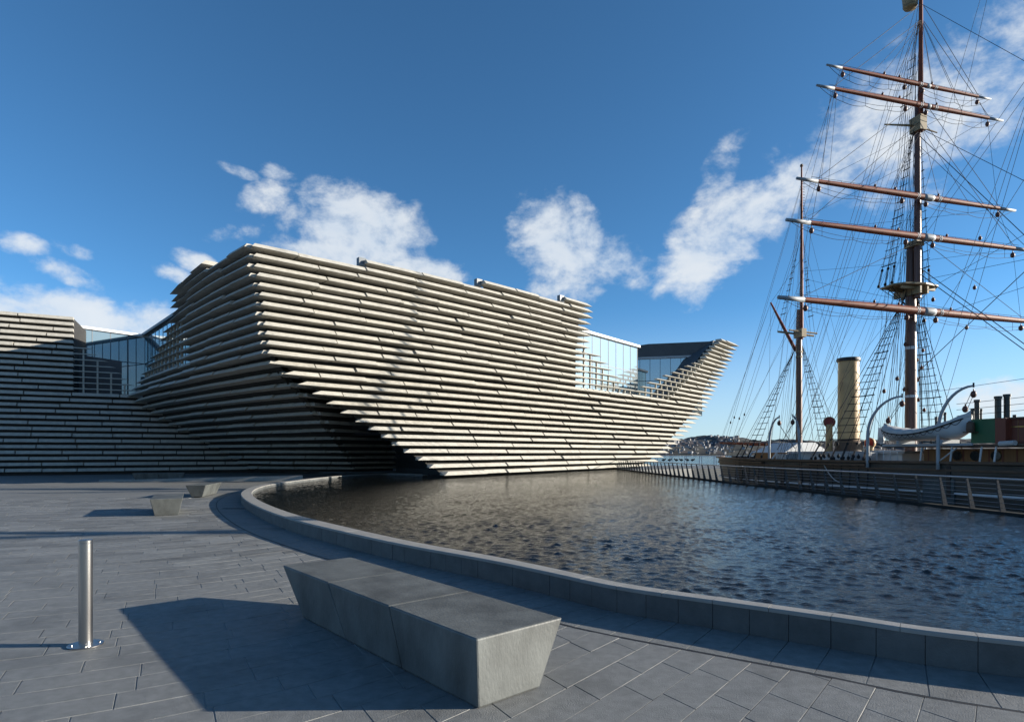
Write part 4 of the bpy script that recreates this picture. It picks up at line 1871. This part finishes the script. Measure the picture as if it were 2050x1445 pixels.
# backstays
for k, (zz, tb) in enumerate(((zpx(262), -4.4), (zpx(258), -4.9), (zpx(250), -5.3), (zpx(60), -5.7), (zpx(50), -6.2), (zpx(20), -6.6))):
    for sgn in (-1, 1):
        rope(S(.4, .05 * sgn, zz), S(tb, sgn * (half_w(tb, 1.5) + .05), RAIL_Z), .011, name='backstay')
for k, (zz, tb) in enumerate(((zmz(470), TMZ - 3.6), (zmz(460), TMZ - 4.4), (zmz(380), TMZ - 5.3), (zmz(375), TMZ - 6.0), (zmz(620), TMZ - 4.8))):
    for sgn in (-1, 1):
        rope(S(TMZ + .2, .04 * sgn, zz), S(tb, sgn * half_w(tb, 1.5), RAIL_Z + .15), .010, name='backstay')
        if sgn < 0:
            p = S(TMZ + .2, .04 * sgn, zz).lerp(S(tb, sgn * half_w(tb, 1.5), RAIL_Z + .15), .8 + .02 * k)
            block(p, .09, 'rope')
# vangs from the gaff
for sgn in (-1, 1):
    rope(ga, S(TMZ - 6.5, sgn * 2.6, RAIL_Z), .009, name='vang')
rope(ga, S(TMZ + .2, 0, zmz(520)), .011, name='peak_halyard')
rope(ga.lerp(gb, .5), S(TMZ + .2, 0, zmz(560)), .011, name='peak_halyard')
rope(ga, S(TMZ - 9.2, 0, 3.0), .009, name='topping_lift')
# braces from main yards to the mizzen mast / rail
for (a, b, _), zz in zip(tips, (zmz(380), zmz(440), zmz(460), zmz(545), zmz(560))):
    rope(a.lerp(b, .08), S(TMZ + .3, -.1, zz), .010, .15, name='brace')
    rope(a.lerp(b, .92), S(TMZ + .3, .1, zz), .010, .15, name='brace')
for (a, b, _), tb in zip(tips, (-6.9, -6.6, -6.0, -5.6, -5.2)):
    rope(S(TMZ + .3, -.1, zmz(560)), S(tb, -3.5, RAIL_Z), .008, name='brace')
# stays running forward to the foremast
def fwd(y0, x1, y1, r=.014, kk=2.87, s1=0.0, t0=.5):
    a = S(t0, 0, zpx(y0))
    p = on_s(x1, y1, s1)
    b = a + (p - a) * kk
    rope(a, b, r, name='stay')
    return a, b


fwd(18, 2050, 122, .012)
fwd(265, 2050, 362, .014)
fwd(280, 2050, 470, .019)
fwd(300, 2050, 490, .012)
fwd(540, 2050, 688, .022)
fwd(552, 2050, 700, .022)
fwd(745, 2050, 545, .02, 2.6)
fwd(790, 2050, 758, .012)
# braces of the foremast yards leading aft to the main mast and its rail
for (x0, y0, t0, s0, x1, y1) in ((1840, 470, .4, .2, 2050, 165), (1845, 480, .4, .2, 2050, 195), (1840, 590, .2, .2, 2050, 470), (1850, 640, .2, .3, 2050, 575), (1835, 700, .1, 0, 2050, 360), (1850, 760, .1, .3, 2050, 215),
                                 (1860, 830, -.2, 1.2, 2050, 235), (1880, 850, .2, 2.0, 2050, 260), (1850, 560, .2, .3, 2050, 520)):
    a = on_t(x0, y0, t0)
    p = on_s(x1, y1, -1.0)
    rope(a, a + (p - a) * 2.3, .011, name='brace')
for (x0, y0, x1, y1) in ((2003, 0, 1775, 880), (1997, 0, 1700, 905)):
    a, b = on_t(x0, y0 - 120, 3.0), on_t(x1, y1, -2.0)
    rope(a, b, .010, name='halyard')
# running rigging hanging beside the main mast
for k in range(26):
    s0 = random.choice((-1, 1)) * random.uniform(.2, .95)
    z0_ = random.choice([zpx(120), zpx(270), zpx(280), zpx(450), zpx(500), zpx(580)])
    s1 = s0 * random.uniform(1.0, 2.6)
    rope(S(random.uniform(-.3, .5), s0 * .5, z0_), S(random.uniform(-1.0, .6), s1, 1.5), random.choice((.008, .010, .012)), name='halyard')
for k in range(22):
    s1 = random.choice((-3.75, 3.75))
    rope(S(.5, math.copysign(.1, s1), random.choice([zpx(150), zpx(200), zpx(400), zpx(430), zpx(570)])), S(random.uniform(-6.5, -.5), s1, RAIL_Z), random.choice((.006, .008, .009)), name='halyard')
for k in range(10):
    s1 = random.choice((-3.4, 3.4))
    rope(S(TMZ + .2, 0, random.choice([zmz(400), zmz(470), zmz(600), zmz(670)])), S(TMZ + random.uniform(-3.5, 2.5), s1, RAIL_Z + .1), .008, name='halyard')
for y0, s0 in ((720, .45), (760, .5), (690, -.42), (735, .8), (800, .55), (780, -.5), (820, 1.0), (700, .9), (610, .5), (640, 1.0)):
    block(S(0, s0, zpx(y0)), .12)
for x0, y0 in ((1770, 783), (1796, 758), (1868, 600), (1935, 656), (1951, 576), (1962, 477)):
    block(on_t(x0, y0, 0), .13)

# ---- hull fittings: channels, chain plates
for t0, t1, m_ in ((.5, -3.8, 8), (TMZ + .8, TMZ - 2.9, 7)):
    strip(along_hull(t1, t0, 1.35, -1, .12, 8), .05, .13).build('channel', M['railcap'], ship)
    for q in range(m_):
        t = t0 + (t1 - t0) * q / (m_ - 1)
        w0 = half_w(t, .5)
        G().tube([S(t, -w0 - .06, 1.4), S(t - .1, -w0 - .03, -.1 - .3 * (q % 2))], .028, 5).build('chain_plate', M['rope'], ship)
for t, w_ in ((TMZ + 2.6, .16), (TMZ - 2.2, .2), (5.1, .1), (-4.6, .12)):
    G().box(S(t, -half_w(t, .6) - .03, .75), SF * w_, SA * .05, UP * .85).build('fender_plank', M['black'], ship)
M['hull_patch'] = mat('blue_grey_hull_paint', (.05, .066, .07), .6, var=.3, vscale=2)
G().box(S(4.55, -half_w(4, .2) - .03, .15), SF * .8, SA * .06, UP * .6).build('hull_door', M['hull_patch'], ship)
rope(S(-2.6, -3.7, 1.3), S(-1.2, -3.78, .3), .03, .25, name='mooring_line', m_='canvas')

# ---- funnel and ventilators
fc = S(-4.45, 0, 0)
fz = lambda y: CAMH + (HY - y) * fc.y / FPX
fu = sharp(lathe([(.78, 1.0), (.78, fz(884)), (.645, fz(884) + .01), (.62, fz(740)), (.615, fz(722))], fc, 28).build('funnel', M['funnel'], ship, smooth=True))
sharp(lathe([(.69, fz(724)), (.71, fz(721)), (.67, fz(717)), (.50, fz(717)), (.49, fz(724))], fc, 28).build('funnel_rim', M['black'], fu, smooth=True))
sharp(lathe([(.80, 1.0), (.80, fz(885)), (.62, fz(880))], fc, 28).build('funnel_base', M['railcap'], fu, smooth=True))
G().tube([fc + SA * .35 - SF * .52 + UP * fz(880), fc + SA * .35 - SF * .50 + UP * fz(730)], .05, 6).build('steam_pipe', M['funnel'], fu)
G().tube([fc + Vector((math.cos(a_) * .6, math.sin(a_) * .6, fz(765))) for a_ in np.linspace(0, 6.29, 25)], .015, 4).build('stay_band', M['rope'], fu)
for k in range(4):
    a_ = .5 + k * math.pi / 2
    rope(fc + Vector((math.cos(a_) * .6, math.sin(a_) * .6, fz(765))), fc + Vector((math.cos(a_) * 3.0, math.sin(a_) * 3.0, 1.6)), .011, name='funnel_stay')


def ventilator(c, zc, r, face, label):
    base = lathe([(r * .62, 1.0), (r * .55, zc - r), (r * .6, zc - r * .4)], Vector((c.x, c.y, 0)), 16).build('ventilator', M['funnel'], ship, smooth=True)
    f_ = Vector(face).normalized()
    cc = Vector((c.x, c.y, zc))
    G().tube([cc - f_ * r * .75, cc - f_ * r * .4, cc, cc + f_ * r * .25], [r * .5, r * .85, r * 1.0, r * 1.02], 18).build('cowl', M['funnel'], base, smooth=True)
    G().tube([cc + f_ * r * .255, cc + f_ * r * .27], [r * .93, r * .9], 18).build('cowl_mouth', M['red'], base)


v1 = on_s(1660, 845, -.9)
ventilator(v1, v1.z, .36, (-.35, -1, 0), '')
v2 = on_s(1742, 887, 1.0)
ventilator(v2, v2.z, .36, (-.6, -.2, 0), '')


# ---- deck houses and boat deck (positions met on fore-and-aft planes)
def panel_box(px0, px1, y0, y1, s, depth, name, m_, parent=None):
    a, b = on_s(px0, y1, s), on_s(px1, y1, s)
    z0_, z1_ = a.z, on_s((px0 + px1) / 2, y0, s).z
    g = G()
    P_ = [Vector((a.x, a.y, z0_)), Vector((b.x, b.y, z0_)), Vector((b.x, b.y, z0_)) + SA * depth, Vector((a.x, a.y, z0_)) + SA * depth]
    g.hexa(P_ + [Vector((p.x, p.y, z1_)) for p in P_])
    return g.build(name, m_, parent or ship)


def tpos(px, s):
    return (on_s(px, 900, s) - O0).dot(SF)


def sbox(t0, t1, s0, s1, z0_, z1_, name, m_, parent=None):
    g = G()
    g.hexa([S(t0, s0, z0_), S(t1, s0, z0_), S(t1, s1, z0_), S(t0, s1, z0_), S(t0, s0, z1_), S(t1, s0, z1_), S(t1, s1, z1_), S(t0, s1, z1_)])
    return g.build(name, m_, parent or ship)


# long low teak deckhouse under the boat deck, with portholes
SD = -1.9
tA, tB = tpos(1850, SD), 14.0
dh = sbox(tA, tB, SD, 1.9, .8, 2.22, 'deckhouse', M['oak'])
tt = tA + .25
while tt < tB - .3:
    sbox(tt - .03, tt + .03, SD - .02, SD, .85, 2.20, 'batten', M['redwood'], dh)
    tt += .62
for px_ in (1917, 1953, 1995):
    t = tpos(px_, SD)
    c = S(t, SD - .035, 1.88)
    G().tube([c - SA * .02, c + SA * .03], .22, 18).build('porthole', M['porthole'], dh)
    G().tube([c + SF * math.cos(a_) * .23 + UP * math.sin(a_) * .23 for a_ in np.linspace(0, 6.29, 19)], .03, 5).build('porthole_rim', M['railcap'], dh)
# boat deck slab on white stanchions
tD0 = tpos(1770, -3.3)
bd = sbox(tD0, 14.5, -3.35, 3.35, 2.32, 2.42, 'boat_deck', M['railcap'])
sbox(tD0, tpos(1950, -3.3), -3.42, -3.35, 2.36, 2.48, 'deck_edge', M['greypaint'], bd)
for px_ in (1842, 1902, 1961, 1990):
    t = tpos(px_, -3.25)
    G().tube([S(t, -3.25, RAIL_Z), S(t + .1, -3.25, 2.32)], .045, 6).build('stanchion', M['whitepaint'], bd)
t = tpos(1885, -3.25)
G().tube([S(t - .2, -3.25, RAIL_Z), S(t + .75, -3.25, 2.25)], .035, 6).build('stanchion', M['whitepaint'], bd)
# bridge screen: green lamp board and red-brown house
t0_, t1_ = tpos(1944, -3.3), tpos(1992, -3.3)
gs = sbox(t0_, t1_, -3.3, -3.2, 2.46, 3.58, 'lamp_board', M['green'])
sbox(t0_ - .05, t0_ + .35, -3.75, -3.3, 2.95, 3.0, 'lamp_shelf', M['railcap'], gs)
lp = S(t0_ + .12, -3.5, 3.0)
G().tube([lp, lp + UP * .12, lp + UP * .42, lp + UP * .5], [.15, .17, .15, .06], 10).build('side_lamp', M['railcap'], gs)
sbox(t1_, t1_ + .45, -3.3, -2.9, 2.43, 3.58, 'corner_post', M['redwood'], gs)
rh = sbox(t1_ + .3, 13.5, -2.95, 2.6, 2.42, 3.52, 'bridge_house', M['redwood'])
tt = t1_ + .42
while tt < 12:
    sbox(tt - .012, tt + .012, -2.972, -2.95, 2.45, 3.48, 'batten', M['oak'], rh)
    tt += .32
sbox(t1_ + .3, 13.5, -2.99, -2.95, 3.16, 3.19, 'brass_strip', M['brass'], rh)
sbox(t1_ + .3, 13.5, -3.05, 2.7, 3.52, 3.60, 'house_roof', M['railcap'], rh)
G().tube([S(t1_ + .25, -3.35, 2.42), S(t1_ + .95, -3.45, 2.45)], .12, 10).build('canvas_roll', M['canvas'], rh)
for px_, ytop, yb, s_, r_ in ((1956, 800, 850, -1.4, .11), (1998, 793, 850, -1.4, .13), (2016, 789, 850, -1.0, .13), (1963, 818, 850, -.6, .07), (1947, 818, 850, -1.2, .07), (2031, 830, 850, -1, .06), (1892, 825, 850, .5, .06), (1874, 834, 850, .5, .06)):
    a, b = on_s(px_, ytop, s_), on_s(px_, yb, s_)
    g = G()
    base = Vector((b.x, b.y, 2.4 if px_ < 1940 else 3.55))
    g.tube([base, Vector((a.x, a.y, a.z))], r_, 10)
    g.tube([Vector((a.x, a.y, a.z - .12)), Vector((a.x, a.y, a.z))], r_ * 1.25, 10)
    g.build('pipe', M['darkgreen'], ship, smooth=False)
for z_ in (3.9, 4.2, 4.5):
    rope(S(t0_ - 2, -1.6, z_), S(13, -1.6, z_ + .3), .012, .03, name='guard_line')
# aft: skylight cover, red companion, rails
M['awning'] = mat('pale_awning', (.60, .62, .63), .8, var=.1, vscale=2)
tA2, tB2 = TMZ - 2.6, TMZ + .9
g = G()
g.hexa([S(tA2, -2.0, 2.05), S(tB2, -2.0, 2.05), S(tB2, 1.8, 2.05), S(tA2, 1.8, 2.05), S(tA2 + .7, -.7, 2.75), S(tB2 - .1, -.7, 2.75), S(tB2 - .1, .7, 2.75), S(tA2 + .7, .7, 2.75)])
g.build('awning', M['awning'], ship)
sbox(TMZ - 2.4, TMZ + .8, -1.9, 1.7, .8, 2.04, 'poop_house', M['oak'])
for t in (TMZ - 2.9, TMZ - .2):
    pts = [S(t, -2.6 + .0, .9)] + [S(t + .05 * q, -2.6 + .75 * math.sin(q / 6 * 1.57), .9 + 1.2 * (1 - (1 - q / 6) ** 2)) for q in range(7)]
    G().tube(pts, .07, 7).build('hoop_frame', M['whitepaint'], ship, smooth=True)
sbox(TMZ + 1.2, TMZ + 2.2, -3.0, -1.6, .9, 1.95, 'canvas_locker', M['canvas'])
sbox(-7.5, 1.5, -2.2, 2.2, 1.98, 2.12, 'engine_casing_top', M['greypaint'])
sbox(-7.3, 1.2, -2.0, 2.0, .8, 1.98, 'engine_casing', M['whitepaint'])
sbox(-3.6, -2.0, -2.4, -2.2, .9, 1.95, 'canvas_screen', M['canvas'])
t = tpos(1738, -2.6)
sbox(t - .6, t + .4, -3.1, -2.4, .9, 2.05, 'white_locker', M['greypaint'])
for k in range(5):
    sbox(t + .7 + k * .42, t + .74 + k * .42, -3.2, -3.16, 1.5, 2.1, 'stanchion', M['whitepaint'])
sbox(t + .6, t + 2.7, -3.21, -3.15, 2.1, 2.15, 'hand_rail', M['whitepaint'])
# pin rail ropes coiled under the shrouds
for k in range(12):
    tq = .3 - k * .36
    block(S(tq, -3.35, 1.75 + random.uniform(-.1, .1)), .12, 'rope')


# ---- davits
def davit(px_base, y_arm, px_arm, s, zb=None, mir=1, arm_s=None):
    base = on_s(px_base, 925, s)
    topp = on_s(px_arm, y_arm, s if arm_s is None else arm_s)
    b0 = Vector((base.x, base.y, .2))
    H_ = topp.z
    pts, rr_ = [], []
    for q in range(5):
        f_ = q / 4
        pts.append(Vector((base.x, base.y, 1.2 + (H_ * .58 - 1.2) * f_)))
    for q in range(1, 11):
        f_ = q / 10
        ang = f_ * math.pi / 2
        p = Vector((base.x, base.y, H_ * .58)).lerp(Vector((topp.x, topp.y, H_ * .58)), 1 - math.cos(ang))
        p.z = H_ * .58 + (H_ - H_ * .58) * math.sin(ang)
        pts.append(p)
    rr_ = [.085] * 8 + [.08, .075, .07, .065, .06, .055, .05]
    o = G().tube(pts, rr_[:len(pts)], 10).build('davit', M['greypaint'], ship, smooth=True)
    G().tube([pts[-1] - UP * .08, pts[-1] + UP * .14], .04, 6).build('davit_eye', M['rope'], o)
    return pts[-1]


dtop2 = davit(1878, 772, 1949, -3.75, arm_s=-3.35)
dtop1 = davit(1737, 793, 1806, -3.75, arm_s=-3.35)
dm1 = davit(1540, 835, 1560, -3.2)
dm2 = davit(1600, 833, 1587, -3.2)
for p in (dm1, dm2):
    block(p - UP * .4, .18)
rope(dm1 - UP * .5, on_s(1592, 898, -3.1), .022, name='boat_fall')
rope(dm2 - UP * .5, on_s(1556, 900, -3.1), .022, name='boat_fall')

# ---- lifeboat hanging at the davits: a thing of its own
LBs = -3.2
bowp, sternp = on_s(1946, 838, LBs), on_s(1768, 853, LBs)
keel_m = on_s(1850, 888, LBs)
lb = empty('lifeboat', Vector((keel_m.x, keel_m.y, keel_m.z)), 'white lifeboat under a canvas cover hanging from curved davits beside the main mast', 'lifeboat')
Lb = (bowp - sternp).length * .985
ub = SF
mid = (bowp + sternp) / 2
zsheer = lambda q: 3.1 + .55 * (2 * q - 1) ** 2 + .38 * (q - .5)
zkeel = lambda q: 2.64 + .10 * (q - .5) + .55 * max(0, abs(2 * q - 1) - .72) ** 1.3 * 3.2
g = G()
nq, nk = 24, 9
rim = []
for i in range(nq + 1):
    q = i / nq
    w = .84 * (1 - abs(2 * q - 1) ** 2.6) ** .6 + .012
    p0 = Vector((mid.x, mid.y, 0)) + ub * (q - .5) * Lb
    for k in range(nk + 1):
        a_ = math.pi * k / nk
        s_ = -math.cos(a_)
        zz = zsheer(q) - (zsheer(q) - min(zkeel(q), zsheer(q) - .05)) * (math.sin(a_) ** .75)
        g.v.append(p0 + SA * (w * s_) + UP * zz)
for i in range(nq):
    for k in range(nk):
        g.f.append((i * (nk + 1) + k, (i + 1) * (nk + 1) + k, (i + 1) * (nk + 1) + k + 1, i * (nk + 1) + k + 1))
hl_ = g.build('boat_hull', M['whitepaint'], lb, smooth=True, fix=True)
g = G()
for i in range(nq + 1):
    q = i / nq
    w = .84 * (1 - abs(2 * q - 1) ** 2.6) ** .6 + .03
    p0 = Vector((mid.x, mid.y, 0)) + ub * (q - .5) * Lb
    for s_, dz in ((-1.02, -.12), (-1.03, .01), (-.5, .13), (0, .19), (.5, .13), (1.03, .01), (1.02, -.12)):
        g.v.append(p0 + SA * (w * s_) + UP * (zsheer(q) + dz + (.03 * math.sin(i * 2.1) if dz > 0 else 0)))
for i in range(nq):
    for k in range(6):
        g.f.append((i * 7 + k, (i + 1) * 7 + k, (i + 1) * 7 + k + 1, i * 7 + k + 1))
g.build('canvas_cover', M['canvas'], lb, smooth=True)
gp_ = lambda q, dz, o_=.05: Vector((mid.x, mid.y, 0)) + ub * (q - .5) * Lb - SA * (.84 * (1 - abs(2 * q - 1) ** 2.6) ** .6 + o_) + UP * (zsheer(q) + dz)
G().tube([gp_(q, -.13) for q in np.linspace(.03, .97, 24)], .03, 5).build('gunwale', M['rope'], lb)
nl = 13
for k in range(nl):
    q0, q1 = .04 + .92 * k / nl, .04 + .92 * (k + 1) / nl
    pts = [gp_(q0 + (q1 - q0) * f_, -.15 - .16 * 4 * f_ * (1 - f_), .04) for f_ in np.linspace(0, 1, 7)]
    G().tube(pts, .013, 4).build('grab_line', M['rope'], lb)
sd0 = sternp
g = G()
rp = Vector((mid.x, mid.y, 0)) - ub * (Lb / 2 + .16)
g.box(rp + UP * 2.98, ub * .17, SA * .03, UP * .42)
g.tube([rp - SA * .03 + UP * 2.71, rp + SA * .03 + UP * 2.71], .2, 12)
g.build('rudder', M['whitepaint'], lb)
for q in (-.22, .28):
    c = Vector((mid.x, mid.y, 2.56)) + ub * q * Lb
    G().box(c, ub * .07, SA * .55, UP * .1).build('chock', M['greypaint'], ship)
for dp, q in ((dtop1, .06), (dtop2, .94)):
    a = dp - UP * .25
    b = Vector((mid.x, mid.y, 0)) + ub * (q - .5) * Lb + UP * (zsheer(q) + .35)
    block(a - UP * .15, .17)
    block(b + UP * .05, .17)
    for o_ in (-.08, .08):
        rope(a + SF * o_, b + SF * o_, .013, name='boat_fall')

# ================================================================== FAR BANK
def hill(name, d0, x0, x1, hs, seed, m_, nd=26, depth=500):
    rng = np.random.RandomState(seed)
    nx = 420
    g = G()
    xs = np.linspace(x0, x1, nx)
    base = np.interp(xs, [p[0] for p in hs], [p[1] for p in hs])
    nz = np.zeros(nx)
    for lam, am in ((220, 4), (90, 2.5), (40, 1.6), (17, 1.2), (8, .9)):
        ph = rng.rand() * 9
        nz += am * (np.sin(xs * 6.28 / lam + ph) * .6 + np.interp(xs, np.linspace(x0, x1, int((x1 - x0) / lam) + 2), rng.randn(int((x1 - x0) / lam) + 2)) * .6)
    for j in range(nd):
        f_ = j / (nd - 1)
        prof = math.sin(min(1, f_ * 1.15) * math.pi / 2) ** .8
        rough = rng.randn(nx) * 1.1
        for i in range(nx):
            g.v.append((xs[i], d0 + depth * f_, RIVER_Z - 1 + (base[i] + 1 - RIVER_Z) * prof + (nz[i] + rough[i]) * min(1, f_ * 3)))
    for j in range(nd - 1):
        for i in range(nx - 1):
            g.f.append((j * nx + i, j * nx + i + 1, (j + 1) * nx + i + 1, (j + 1) * nx + i))
    o = g.build(name, m_, fix=False)
    return tag(o, kind='structure'), xs, base


HD = 1500.0
hpts = []
for px_, py_ in ((-600, 880), (200, 884), (900, 884), (1200, 886), (1290, 884), (1370, 879), (1400, 877.5), (1450, 879), (1470, 886), (1500, 885), (1560, 880), (1650, 882), (1760, 882), (1900, 878), (2100, 882), (2600, 884), (3200, 888)):
    d = HD + 420
    hpts.append(((px_ - CX) / FPX * d, CAMH + (HY - py_) * d / FPX))
hill_o, hx, hb = hill('hills', HD, -2600, 3400, hpts, 5, M['hill'])
vs_h = np.array([v.co[:] for v in hill_o.data.vertices]).reshape(26, 420, 3)

house_mats = [mat('house_' + n_, c, .8, var=.1) for n_, c in (('white_walls', (.30, .31, .32)), ('cream_walls', (.24, .23, .22)), ('grey_walls', (.14, .145, .155)))]
roof_m = mat('house_slate_roof', (.06, .06, .07), .8)
protos = []
for hm in house_mats:
    for w, dd, h in ((9, 7, 5.5), (13, 7, 5.2)):
        me = bpy.data.meshes.new('house')
        vs = [(-w / 2, -dd / 2, -6), (w / 2, -dd / 2, -6), (w / 2, dd / 2, -6), (-w / 2, dd / 2, -6), (-w / 2, -dd / 2, h), (w / 2, -dd / 2, h), (w / 2, dd / 2, h), (-w / 2, dd / 2, h), (-w / 2, 0, h + 2.8), (w / 2, 0, h + 2.8)]
        me.from_pydata(vs, [], [(0, 1, 5, 4), (1, 2, 6, 9, 5), (2, 3, 7, 6), (3, 0, 4, 8, 7), (4, 5, 9, 8), (6, 7, 8, 9)])
        me.materials.append(hm)
        me.materials.append(roof_m)
        me.polygons[4].material_index = 1
        me.polygons[5].material_index = 1
        me.update()
        protos.append(me)
rng = random.Random(11)
n_h = 0
while n_h < 190:
    px_ = rng.uniform(1318, 1478) if n_h < 150 else rng.uniform(1480, 1900)
    f_ = rng.random() ** 1.3 * (.62 if n_h < 150 else .25)
    if px_ < 1385 and f_ > .12 + (px_ - 1318) / 130:
        continue
    j = int(f_ * 25) + 1
    y = HD + 500 * j / 25
    x = (px_ - CX) / FPX * y
    i = int((x + 2600) / 6000 * 419)
    z = vs_h[j, i, 2]
    me = rng.choices(protos, (4, 3, 2, 1, 1, 1))[0]
    o = bpy.data.objects.new('house', me)
    COL.objects.link(o)
    o.location = (x, y - 4, z + rng.uniform(0, 2))
    o.rotation_euler = (0, 0, rng.uniform(-.9, .9))
    s_ = rng.uniform(.35, .65)
    o.scale = (s_, s_, s_)
    tag(o, 'small pale house among trees on the far river bank', 'house', 'houses on the far river bank')
    n_h += 1

# a white slatted gate by the foot of the prow
gt = empty('white_gate', pd(1262, 76, 0), 'small white tubular gate at the foot of the prow by the railing', 'gate')
for px_ in (1255, 1266, 1277, 1288):
    p = pd(px_, 75.5, 0)
    G().tube([p, p + UP * 1.25], .035, 6).build('upright', M['whitepaint'], gt)
for z_ in (.35, .8, 1.25):
    G().tube([pd(1255, 75.5, z_), pd(1288, 75.5, z_)], .03, 6).build('crossbar', M['whitepaint'], gt)
